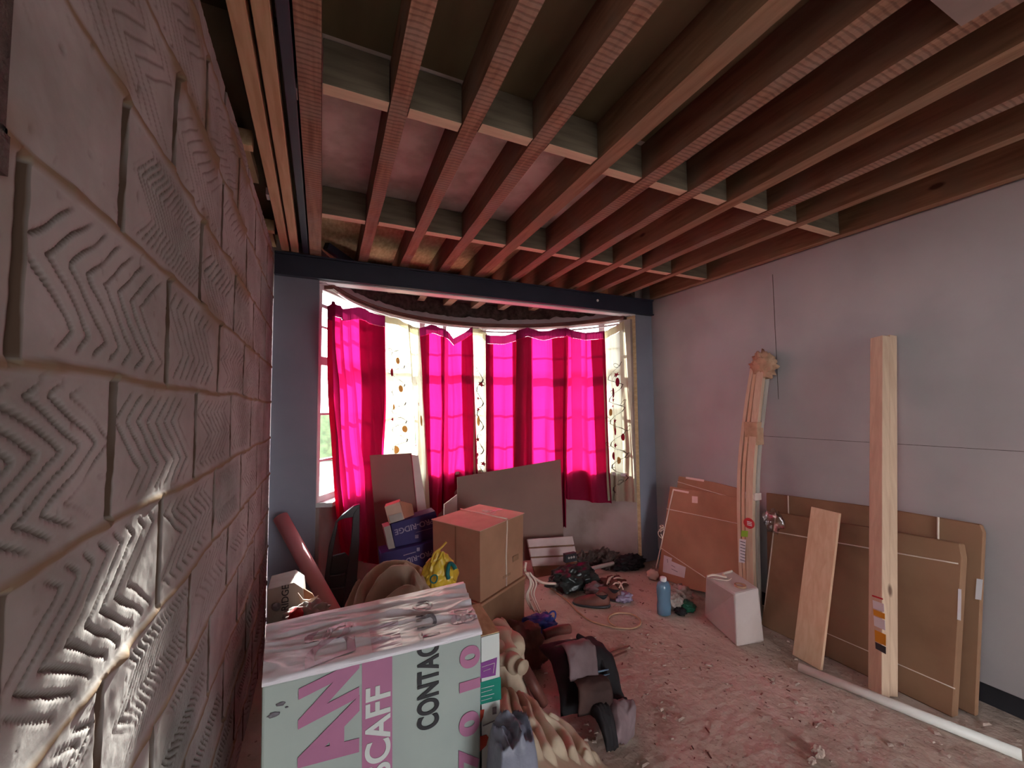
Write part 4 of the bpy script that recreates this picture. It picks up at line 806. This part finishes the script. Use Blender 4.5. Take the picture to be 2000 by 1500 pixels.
bm = NB(); cc = P(884, 1120, 1, yQ - .068); tube(bm, [cc + Vector((.020 * math.cos(t) - .004, .02 * math.sin(t)**2 , .040 * math.sin(t))) for t in [k * math.pi / 8 for k in range(1, 9)]] + [cc + Vector((-.02, .0, -.02))], .010, 6); link('printed_arc', bm, M['teal'], o, True)

# ------------------------------------------------------------------ printed box in front
yF = 1.20; zT = .80
TL, TR = P(512, 1331, 1, yF), P(940, 1230, 1, yF); BL_, BR_ = P(520, 1222, 2, TL.z - .005), P(905, 1138, 2, TR.z + .0)
o = thing('printed_box', (.16, 1.35, 0), 'large wrapped box with faded pink and black scaffolding lettering, nearest the camera', 'wrapped box')
lo = [Vector((TL.x + .006, yF + .0, .004)), Vector((TR.x - .012, yF, .004)), Vector((TR.x + .0, BR_.y, .004)), Vector((BL_.x + .004, BL_.y, .004))]
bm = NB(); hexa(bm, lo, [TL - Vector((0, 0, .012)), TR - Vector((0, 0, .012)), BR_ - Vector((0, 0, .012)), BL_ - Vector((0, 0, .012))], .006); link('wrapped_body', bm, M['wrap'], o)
# crinkled top sheet, folded over the front edge
bm = NB(); nu, nv = 120, 70; g = []
def topp(u, v):                                # v<0 : hangs over the front edge
    if v >= 0: p = (TL * (1 - u) + TR * u) * (1 - v) + (BL_ * (1 - u) + BR_ * u) * v
    else: p = (TL * (1 - u) + TR * u) + Vector((0, -.004, v * .010))
    e = min(1, abs(v) * 8, (1 - v) * 8 + .1)
    h = .007 * fb(Vector((u * 3, v * 7 + u * 1.5, 2)), 4) + .012 * max(0, 1 - abs(noise.noise(Vector((u * 2.2, v * 4.5 + u * 2, 7))) * 6)) * e * .6
    return p + (Vector((0, 0, .004 + h * (.35 + .65 * e))) if v >= 0 else Vector((0, -.003 - .4 * abs(h), 0)))
for i in range(nu + 1): g.append([bm.verts.new(topp(i / nu, (j - 8) / (nv - 8) if j >= 8 else (j - 8) / 8 * 1.0)) for j in range(nv + 1)])
for i in range(nu):
    for j in range(nv): bm.faces.new([g[i][j], g[i + 1][j], g[i + 1][j + 1], g[i][j + 1]])
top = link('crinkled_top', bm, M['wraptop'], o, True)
F = lambda px, py, off=.003: P(px, py, 1, yF) + Vector((0, -off, 0))
UPR, LFT = (0, 0, 1), (-1, 0, 0)
def vtext(s, px, py, size, m, **k): return text(s, F(px, py), UPR, LFT, size, M[m], o, **k)
vtext('S', 694, 1590, .182, 'pink', bold=.05, shear=-.35, wscale=1.0); vtext('A', 694, 1462, .182, 'pink', bold=.05, shear=-.35, wscale=.95)
# purple band with white letters
bm = NB(); b0, b1 = F(706, 1500), F(768, 1500); slab(bm, [F(707, 1640, .0015), F(766, 1640, .0015), F(766, 1277, .0015), F(707, 1290, .0015)], (0, .001, 0)); link('printed_band', bm, M['pink'], o)
vtext('SCAFF', 760, 1512, .088, 'whiteink', bold=.022, spacing=1.0, wscale=.98)
vtext('N', 694, 1366, .182, 'pink', bold=.05, shear=-.35, wscale=.72)
vtext('CONTAC', 855, 1417, .082, 'black', bold=.03, spacing=1.02, wscale=.66)
vtext('0', 934, 1297, .078, 'pink', bold=.05, wscale=1.5); vtext('1', 934, 1352, .078, 'pink', bold=.07, wscale=1.5); vtext('0', 933, 1428, .078, 'pink', bold=.05, wscale=1.6); vtext('7', 932, 1500, .078, 'pink', bold=.05, wscale=1.6)
def warp_top(ob):                              # lay lettering made for the flat top onto the crinkled sheet
    base = origin(o)
    for v in ob.data.vertices:
        p = v.co + base; u = (p.x - TL.x) / (TR.x - TL.x); vv = (p.y - yF) / (BR_.y - yF)
        w = topp(min(1, max(0, u)), min(1, max(0.001, vv))); v.co = w + Vector((0, 0, .0022)) - base
def grid_text(s, x, y, size, m, **k):
    ob = text(s, Vector((x, y, zT)), (0, 1, 0), (-1, 0, 0), size, M[m], o, thick=.0, **k); b_ = bmesh.new(); b_.from_mesh(ob.data)
    bmesh.ops.triangulate(b_, faces=b_.faces[:]); bmesh.ops.subdivide_edges(b_, edges=[e for e in b_.edges if e.calc_length() > .008], cuts=2); bmesh.ops.triangulate(b_, faces=b_.faces[:]); b_.to_mesh(ob.data); b_.free(); warp_top(ob); return ob
FX = lambda px: F(px, 1290).x
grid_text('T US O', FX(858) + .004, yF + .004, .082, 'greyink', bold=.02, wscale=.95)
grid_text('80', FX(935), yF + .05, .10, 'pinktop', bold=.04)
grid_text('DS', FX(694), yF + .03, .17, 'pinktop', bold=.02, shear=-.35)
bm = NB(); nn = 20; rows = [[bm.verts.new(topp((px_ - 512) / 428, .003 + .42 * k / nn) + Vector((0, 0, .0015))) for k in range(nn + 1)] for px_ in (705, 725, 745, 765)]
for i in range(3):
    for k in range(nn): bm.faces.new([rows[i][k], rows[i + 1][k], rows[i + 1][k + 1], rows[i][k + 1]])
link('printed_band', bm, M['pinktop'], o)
for (px, py, w) in ((548, 1374, .010), (535, 1395, .014), (560, 1380, .004)): bm = NB(); c = F(px, py, .002); crumple(bm, c, w, .002, w * .45, px, .4, 2, 2, False); link('scuff', bm, M['greyink'], o, True)
# second carton tucked at its right with coloured labels
yG = 1.215; o = thing('labelled_carton', (.49, 1.3, 0), 'white carton with purple, green and red labels tucked right of the printed box', 'cardboard box')
zg = .765; fr0, fr1, bk = P(942, 1273, 1, yG), P(976, 1268, 1, yG), P(938, 1214, 2, zg)
bm = NB(); xL = TR.x + .005; hexa(bm, [(xL, yG, .004), (fr1.x, yG, .004), (fr1.x + .012, 1.42, .004), (xL + .03, 1.42, .004)], [(xL, yG, zg), (fr1.x, yG, zg), (fr1.x + .012, 1.42, zg), (xL + .03, 1.42, zg)], .002); link('carton', bm, M['whiteink'], o)
bm = NB(); slab(bm, [(xL + .001, yG + .002, zg + .0015), (fr1.x - .001, yG + .002, zg + .0015), (fr1.x + .011, 1.419, zg + .0015), (xL + .03, 1.419, zg + .0015)], (0, 0, .002)); link('chipboard_lid', bm, M['osb'], o)
G = lambda px, py: P(px, py, 1, yG - .0015)
def lab(q, m, nm='printed_label'): bm = NB(); slab(bm, [G(*p) for p in q], (0, .001, 0)); return link(nm, bm, M[m], o)
l1 = lab([(937, 1296), (971, 1284), (968, 1319), (936, 1326)], 'labelpurple'); l2 = lab([(935, 1334), (978, 1322), (979, 1366), (932, 1378)], 'labelgreen'); lab([(931, 1388), (946, 1386), (944, 1400), (938, 1412), (928, 1424)], 'redbar'); lab([(926, 1442), (950, 1435), (954, 1440), (950, 1456), (922, 1483)], 'redbar'); lab([(962, 1382), (970, 1380), (970, 1394), (962, 1396)], 'greyink')
for q in (((941, 1303), (966, 1295)), ((966, 1295), (963, 1315)), ((944, 1311), (958, 1306))): 
    bm = NB(); A_, B_2 = P(*q[0], 1, yG - .003), P(*q[1], 1, yG - .003); tube(bm, [A_, B_2], .001, 4, False); link('print_line', bm, M['pinktop'], l1)
for k in range(4): bm = NB(); tube(bm, [P(940, 1345 + 8 * k, 1, yG - .003), P(965 - 4 * (k % 2), 1339 + 8 * k, 1, yG - .003)], .0008, 4, False); link('print_line', bm, M['labelpurple' if 0 else 'white'], l2)
bm = NB(); tube(bm, [P(943, 1418, 1, yG - .003), P(974, 1404, 1, yG - .003)], .002, 4, False); link('print_line', bm, M['greyink'], o)
# grey-blue plastic sack below
sheet('plastic_sack', [(.425, 1.02), (.55, 1.0), (.60, 1.12), (.58, 1.19), (.46, 1.19), (.43, 1.14)], lambda x, y, s: .53 * (1 - (1 - min(1, s * 2.2))**2), M['bluepack'], 'crumpled grey-blue plastic sack at the corner of the printed box', 'plastic sack', 5, 80, .02, 50, (1, .2))

# ------------------------------------------------------------------ clothes and sheets on the floor
zz = lambda px: .40 - .30 * min(1, max(0, (px - 990) / 180))
RA = [([(1003, 1300), (1040, 1360), (1062, 1430), (1090, 1500)], .034, .07), ([(1012, 1290), (1062, 1335), (1100, 1395), (1142, 1480)], .034, .07), ([(1030, 1325), (1088, 1362), (1135, 1405), (1172, 1462)], .022, .06), ([(1100, 1388), (1145, 1396), (1172, 1430), (1165, 1480)], .021, .06),
      ([(992, 1300), (1012, 1395), (1030, 1470), (1045, 1520)], .021, .06), ([(985, 1325), (992, 1420), (1004, 1520)], .019, .05), ([(1058, 1400), (1100, 1440), (1118, 1510)], .025, .06), ([(1118, 1380), (1150, 1384), (1172, 1402)], .022, .05), ([(1078, 1380), (1120, 1425), (1148, 1500)], .021, .06), ([(1030, 1400), (1052, 1460), (1070, 1530)], .022, .05),
      ([(1130, 1420), (1150, 1440), (1146, 1470)], .019, .065), ([(1015, 1330), (1035, 1400), (1040, 1450)], .018, .065), ([(1005, 1360), (1016, 1430), (1020, 1500)], .018, .055)]
ridged('dust_sheet', [(.50, 1.05), (.62, .92), (.86, .96), (1.03, 1.08), (1.09, 1.25), (1.07, 1.45), (.97, 1.58), (.84, 1.68), (.70, 1.72), (.58, 1.66), (.52, 1.42)], lambda x, y: min(.44, max(.03, .47 - .80 * (x - .52))) * max(.15, 1 - abs((y - 1.32) / .46)**4), [([zr(a, b, zz(a)) for a, b in p], w, h) for p, w, h in RA], M['sheet'], 'cream cotton dust sheet lying in long folds on the floor by the work bag', 150, .004, 8)
bm = NB()
for pts, r0 in (([(955, 1232), (985, 1250), (1000, 1285)], .040), ([(968, 1225), (998, 1245), (1012, 1270)], .034), ([(962, 1262), (985, 1275), (1008, 1300)], .030), ([(975, 1290), (1000, 1288), (1022, 1304)], .026)):
    tube(bm, [Z_ for Z_ in (P(a, b, 2, .46) for a, b in pts)], lambda t, r0=r0: r0 * (1 + .2 * math.sin(t * 9 + r0 * 400)), 14)
c = P(985, 1262, 2, .34); crumple(bm, (c.x, c.y, .20), .09, .13, .22, 4, .25, 2, 4, True, .1)
tag(link('rolled_dust_sheet', bm, M['sheet'], None, True), 'bunched end of a cream sheet between the printed box and brown clothes', 'dust sheet')
# dark work bag: pad like panel with strap
o = thing('work_bag', (1.15, 1.60, 0), 'dark fabric tool bag with dusty grey front panel slumped on the floor', 'bag')
def quilt(name, ctrl, thick, m, nu=24, nv=24, wob=.01, seed=0):   # ctrl: 4 corner points + sag; a padded sheet
    A_, B2, C_, D_ = [Vector(c) for c in ctrl]; bm = NB(); g = []
    nrm = (B2 - A_).cross(D_ - A_).normalized()
    if nrm.z < 0: nrm = -nrm
    for side in (1, -1):
        gg = []
        for i in range(nu + 1):
            row = []
            for j in range(nv + 1):
                u, v = i / nu, j / nv; p = (A_ * (1 - u) + B2 * u) * (1 - v) + (D_ * (1 - u) + C_ * u) * v
                e = min(1, 6 * min(u, 1 - u, v, 1 - v)); bul = math.sin(math.pi * v) * .5 + .5
                p = p + nrm * (side * thick * (e**.5) * (.6 + .4 * bul) + wob * fb(Vector((u * 2.5, v * 3, seed)), 3) + .07 * math.sin(math.pi * v) * (1 if True else 0)); p.z = max(p.z, .005); row.append(bm.verts.new(p))
            gg.append(row)
        g.append(gg)
        for i in range(nu):
            for j in range(nv): bm.faces.new([gg[i][j], gg[i + 1][j], gg[i + 1][j + 1], gg[i][j + 1]])
    a_, b_ = g
    for i in range(nu): bm.faces.new([a_[i][0], a_[i + 1][0], b_[i + 1][0], b_[i][0]]); bm.faces.new([a_[i][nv], a_[i + 1][nv], b_[i + 1][nv], b_[i][nv]])
    for j in range(nv): bm.faces.new([a_[0][j], a_[0][j + 1], b_[0][j + 1], b_[0][j]]); bm.faces.new([a_[nu][j], a_[nu][j + 1], b_[nu][j + 1], b_[nu][j]])
    bmesh.ops.remove_doubles(bm, verts=bm.verts[:], dist=.0005); bmesh.ops.recalc_face_normals(bm, faces=bm.faces[:]); return bm
Z = lambda px, py, z: P(px, py, 2, z)
link('body', quilt('q', (Z(1052, 1262, .20), Z(1150, 1248, .14), Z(1222, 1372, .05), Z(1095, 1400, .09)), .055, 'x', wob=.02, seed=1), M['blackcloth'], o, True)
link('front_panel', quilt('q', (Z(1082, 1262, .285), Z(1136, 1250, .26), Z(1170, 1326, .215), Z(1112, 1332, .235)), .014, 'x', wob=.015, seed=1), M['pinkgrey'], o, True)
link('lower_panel', quilt('q', (Z(1108, 1322, .215), Z(1172, 1318, .195), Z(1196, 1388, .115), Z(1128, 1400, .13)), .012, 'x', wob=.012, seed=2), M['darkbrown'], o, True)
bm = NB(); tube(bm, [Z(1128, 1242, .24), Z(1152, 1258, .23), Z(1172, 1290, .20), Z(1184, 1325, .16), Z(1196, 1360, .12), Z(1222, 1368, .08)], .014, 8); link('strap', bm, M['blackcloth'], o, True)
bm = NB(); tube(bm, [Z(1168, 1312, .21), Z(1188, 1308, .19)], .004, 6, False); tube(bm, [Z(1170, 1322, .20), Z(1190, 1316, .18)], .003, 6, False); link('blue_stitching', bm, M['blueliquid'], o, True)
o = thing('folded_jacket', (1.12, 1.2, 0), 'grey and black folded jacket lying between dust sheet and open floor', 'clothing')
link('grey_panel', quilt('q', (Z(1165, 1378, .07), Z(1225, 1388, .03), Z(1238, 1440, .02), Z(1200, 1462, .04)), .035, 'x', wob=.02, seed=5), M['pinkgrey'], o, True)
link('black_panel', quilt('q', (Z(1128, 1382, .10), Z(1168, 1378, .09), Z(1208, 1462, .03), Z(1185, 1470, .05)), .03, 'x', wob=.015, seed=6), M['blackcloth'], o, True)
for k in range(6): bm = NB(); tube(bm, [Z(1153 + 4 * k, 1380 + 5 * k, .155 - .006 * k), Z(1165 + 4 * k, 1376 + 5 * k, .15 - .006 * k)], .0016, 5, False); link('stitching', bm, M['sheet'], o, True)
def blob(name, px, py, z, r, m, seed, label, cat, amp=.3, ridge=.15, sub=4, fr_=2.2):
    bm = NB(); c = P(px, py, 2, z); crumple(bm, (c.x, c.y, z), *r, seed, amp, fr_, sub, True, ridge); return tag(link(name, bm, M[m], None, True), label, cat)
blob('brown_trousers', 1018, 1262, .10, (.12, .14, .11), 'browncloth', 21, 'dark brown work clothes crumpled beside the lower carton', 'clothing', .3, .12)
bm = NB(); tube(bm, [Z(985, 1272, .26), Z(1018, 1300, .26), Z(1040, 1335, .22), Z(1062, 1375, .13)], lambda t: .030 - .006 * t, 12); tag(link('brown_sleeve', bm, M['leather'], None, True), 'reddish brown rolled sleeve lying over the cream dust sheet', 'clothing')
bm = NB(); tube(bm, [Z(1062, 1240, .07), Z(1085, 1232, .08), Z(1112, 1228, .07)], .028, 12); tag(link('rolled_brown_cloth', bm, M['leather'], None, True), 'small brown rolled cloth next to the blue bag', 'clothing')
bbag = blob('blue_bag', 1052, 1220, .045, (.10, .06, .05), 'bluebag', 31, 'bright blue plastic bag lying by the lower carton', 'plastic bag', .4, .25)
bm = NB(); c = Z(1078, 1213, .03); tube(bm, [c + Vector((.035 * math.cos(t), .01 * math.cos(t), .03 + .032 * math.sin(t))) for t in [k * math.pi / 8 for k in range(17)]], .006, 8); link('handle', bm, M['bluebag'], bbag, True)

# ------------------------------------------------------------------ middle floor litter
blob('bin_bag', 1120, 1128, .075, (.20, .13, .095), 'binbag', 41, 'shiny black bin bag slumped beside the slatted panel', 'bin bag', .35, .07, 5, 1.5)
bm = NB(); c = P(1113, 1088, 1, 2.98); box(bm, c.x - .055, c.x + .055, c.y - .02, c.y + .02, c.z - .035, c.z + .035, .004); bm2 = bm
o = thing('socket_box', (c.x, c.y, c.z - .035), 'small black switch box sitting on the black bin bag', 'socket box'); link('case', bm2, M['blackplastic'], o)
for k in (-.024, 0.0, .024):
    bm = NB(); lathe(bm, [(.0, 0), (.009, 0), (.009, .005), (0, .005)], (0, 0, 0), 12); bm.transform(Matrix.Translation(Vector((c.x + k, c.y - .0205, c.z + .004))) @ Matrix.Rotation(math.pi / 2, 4, 'X')); link('knob', bm, M['whitecard'], o)
bm = NB()
for k, (px, py, r) in enumerate(((1140, 1088, .10), (1165, 1082, .13), (1192, 1080, .14), (1215, 1086, .10))): c = P(px, py + 12, 2, .03); crumple(bm, (min(c.x, 2.42), min(c.y, 3.36), .02), r * .9, r * .45, .09, k + 50, .5, 3, 4, True, .25)
tag(link('rubble_heap', bm, M['lath'], None, False), 'heap of dark rubble and ash against the bay wall', 'rubble', kind='stuff')
blob('black_coat', 1228, 1099, .045, (.14, .075, .06), 'blackcloth', 61, 'black cloth lying at the foot of the right pier', 'clothing', .35, .2, 5)
bm = NB(); tube(bm, [Z(1146, 1113, .05), Z(1198, 1100, .06)], .017, 10, False); tag(link('short_pipe', bm, M['whitecard'], None, True), 'short dirty white pipe lying before the rubble heap', 'pipe')
# white cable and hose
bm = NB(); tube(bm, [P(1027, 1098, 1, 2.62) , P(1026, 1116, 1, 2.62), P(1040, 1126, 1, 2.7), P(1060, 1138, 1, 2.75), P(1085, 1140, 1, 2.8)], .009, 8)
rr = random.Random(9)
for k in range(5): 
    b0 = P(1030 + rr.uniform(-4, 6), 1118, 1, 2.6); tube(bm, [b0, b0 + Vector((.03 + .01 * k, .02, -.09)), b0 + Vector((-.0 + .015 * k, .03, -.17)), b0 + Vector((.02 + .01 * k, -.02 * k, -.25 + .0 * k))], .006, 6)
tag(link('white_cable', bm, M['cord'], None, True), 'tangled white cable hanging at the right side of the stacked cartons', 'cable')
bm = NB(); r_ = .10; c = Vector((1.86, 2.10, .008)); cen = (Z(1189, 1214, 0) + Z(1250, 1214, 0)) / 2; rad = (Z(1189, 1214, 0) - Z(1252, 1214, 0)).length / 2
loop = [Vector((cen.x + rad * math.cos(t), cen.y + rad * .95 * math.sin(t), .008)) for t in [math.pi * 1.25 - k * math.pi / 9 for k in range(19)]]
tube(bm, [Z(1072, 1146, .008), Z(1090, 1160, .008), Z(1110, 1175, .008), Z(1130, 1196, .008), Z(1155, 1213, .008)] + [loop[-1] * .5 + Z(1175, 1222, .008) * .5] + loop[::-1], .0055, 8)
tag(link('thin_hose', bm, M['paper'], None, True), 'thin brown cable trailing across the floor and ending in a loop', 'cable')
# work boots
def boot(px, py, ang, label, m='leather'):
    c = P(px, py, 2, 0); o = thing('work_shoe', (c.x, c.y, 0), label, 'shoe', 'worn work shoes'); R2 = Matrix.Translation(c) @ Matrix.Rotation(ang, 4, 'Z')
    bm = NB(); res = bmesh.ops.create_icosphere(bm, subdivisions=4, radius=1)
    for v in res['verts']:
        d = v.co; x = d.x * .135; w = .045 * (1 + .15 * d.x) ; h = .05 - .018 * d.x + (.03 if d.x < -.2 else 0) * min(1, (-d.x - .2) * 3)
        v.co = Vector((x, d.y * w, max(.014, .014 + (d.z + .25) * h)))
    bm.transform(R2); link('upper', bm, M[m], o, True)
    bm = NB(); lathe(bm, [(.98, .002), (1.0, .006), (1.0, .014), (.9, .016)], (0, 0, 0), 28); bm.transform(R2 @ Matrix.Diagonal((.140, .050, 1, 1))); link('sole', bm, M['blackplastic'], o, True)
    bm = NB(); lathe(bm, [(.036, .06), (.042, .085), (.030, .088), (.026, .06)], (-.075, 0, 0), 20, 1.1, .85); bm.transform(R2); link('collar', bm, M['blackcloth'], o, True)
    bm = NB(); 
    for k in range(4): tube(bm, [R2 @ Vector((-.01 + .02 * k, -.02, .066 - .007 * k)), R2 @ Vector((.0 + .02 * k, 0, .072 - .007 * k)), R2 @ Vector((-.01 + .02 * k, .02, .066 - .007 * k))], .0025, 5)
    link('laces', bm, M['cord'], o, True); return o
boot(1155, 1182, 2.5, 'brown work shoe lying nearest the trailing cable'); boot(1182, 1166, 2.0, 'brown work shoe behind the other, touching the bin bag')
blob('pinkish_rag', 1160, 1150, .04, (.08, .06, .04), 'pinkgrey', 71, 'dusty pinkish rag between the bin bag and the work shoes', 'rag')
blob('brown_scrap', 1195, 1140, .025, (.10, .07, .035), 'browncloth', 73, 'brown crumpled scraps of packaging in the middle of the floor', 'litter', .5, .3)
blob('purple_packet', 1218, 1166, .03, (.06, .05, .03), 'lilac', 75, 'small purple and white packet beside the work shoes', 'packet', .4, .2)
bm = NB()
for k in range(6):
    rr = random.Random(k + 90); c = Z(1205 + rr.uniform(-18, 14), 1142 + rr.uniform(-12, 14), .05); a = rr.uniform(-.5, 1.2); d = Vector((math.cos(a), math.sin(a), 0)) * .07; tube(bm, [c - d, c + Vector((0, 0, .02)), c + d], .006, 6)
tag(link('white_strapping', bm, M['cord'], None, True), 'white plastic straps tangled over the brown packaging scraps', 'strapping')
for (a, b, l) in (((1176, 1282), (1230, 1262), 'longer'), ((1184, 1290), (1224, 1272), 'shorter')):
    bm = NB(); tube(bm, [Z(*a, .012), Z((a[0] + b[0]) / 2, (a[1] + b[1]) / 2 - 1, .014), Z(*b, .008)], .005, 6); tag(link('wood_stick', bm, M['leather'], None, True), f'thin dark stick on the floor right of the tool bag, the {l} of two', 'stick')
for (px, py, r, l) in ((1597, 1468, .022, 'pale rubble lump alone on the near floor'), (1585, 1485, .014, 'small rubble lump touching the larger pale one')):
    bm = NB(); c = Z(px, py, r * .8); crumple(bm, (c.x, c.y, r * .8), r * 1.3, r, r, px, .3, 2, 3, True); tag(link('rubble_lump', bm, M['dust'], None, False), l, 'rubble')
# scattered chips
bm = NB(); rr = random.Random(77)
for k in range(1500):
    x, y = rr.uniform(.9, 2.9), rr.uniform(.85, 3.3)
    if noise.noise(Vector((x * 2, y * 2, 5))) < rr.uniform(-.5, .35): continue
    s = .0022 + .011 * rr.random()**4; h = s * .7; a = rr.random() * 3; d = Vector((math.cos(a), math.sin(a), 0)) * s * rr.uniform(.8, 2.2); e = Vector((-math.sin(a), math.cos(a), 0)) * s
    c = Vector((x, y, .001)); hexa(bm, [c - d - e, c + d - e, c + d + e, c - d + e], [c - d * .7 - e * .6 + Vector((0, 0, h)), c + d * .5 - e * .7 + Vector((0, 0, h)), c + d * .6 + e * .5 + Vector((0, 0, h * .8)), c - d * .5 + e * .7 + Vector((0, 0, h * .9))])
tag(link('floor_debris', bm, M['dust'], None, False, (0, 0, 0)), 'plaster chips and grit strewn over the concrete floor', 'debris', kind='stuff')
bm = NB()
for k in range(120):
    x, y = rr.uniform(1.2, 2.5), rr.uniform(1.2, 3.0)
    s = .002 + .005 * rr.random()**3; a = rr.random() * 3; d = Vector((math.cos(a), math.sin(a), 0)) * s * rr.uniform(1, 3); e = Vector((-math.sin(a), math.cos(a), 0)) * s * .6
    c = Vector((x, y, .001)); hexa(bm, [c - d - e, c + d - e, c + d + e, c - d + e], [c - d - e * .5 + Vector((0, 0, .004)), c + d - e * .5 + Vector((0, 0, .003)), c + d * .8 + e * .5 + Vector((0, 0, .004)), c - d * .5 + e * .7 + Vector((0, 0, .004))])
tag(link('wood_splinters', bm, M['leather'], None, False, (0, 0, 0)), 'dark wood splinters scattered on the concrete floor', 'debris', kind='stuff')
# outside: a hedge across the road seen through the glass
bm = NB(); box(bm, -12, 12, 14, 15, -.1, 1.3); tag(link('garden_hedge', bm, M['hedge']), 'blurred green hedge beyond the bay windows', 'hedge')
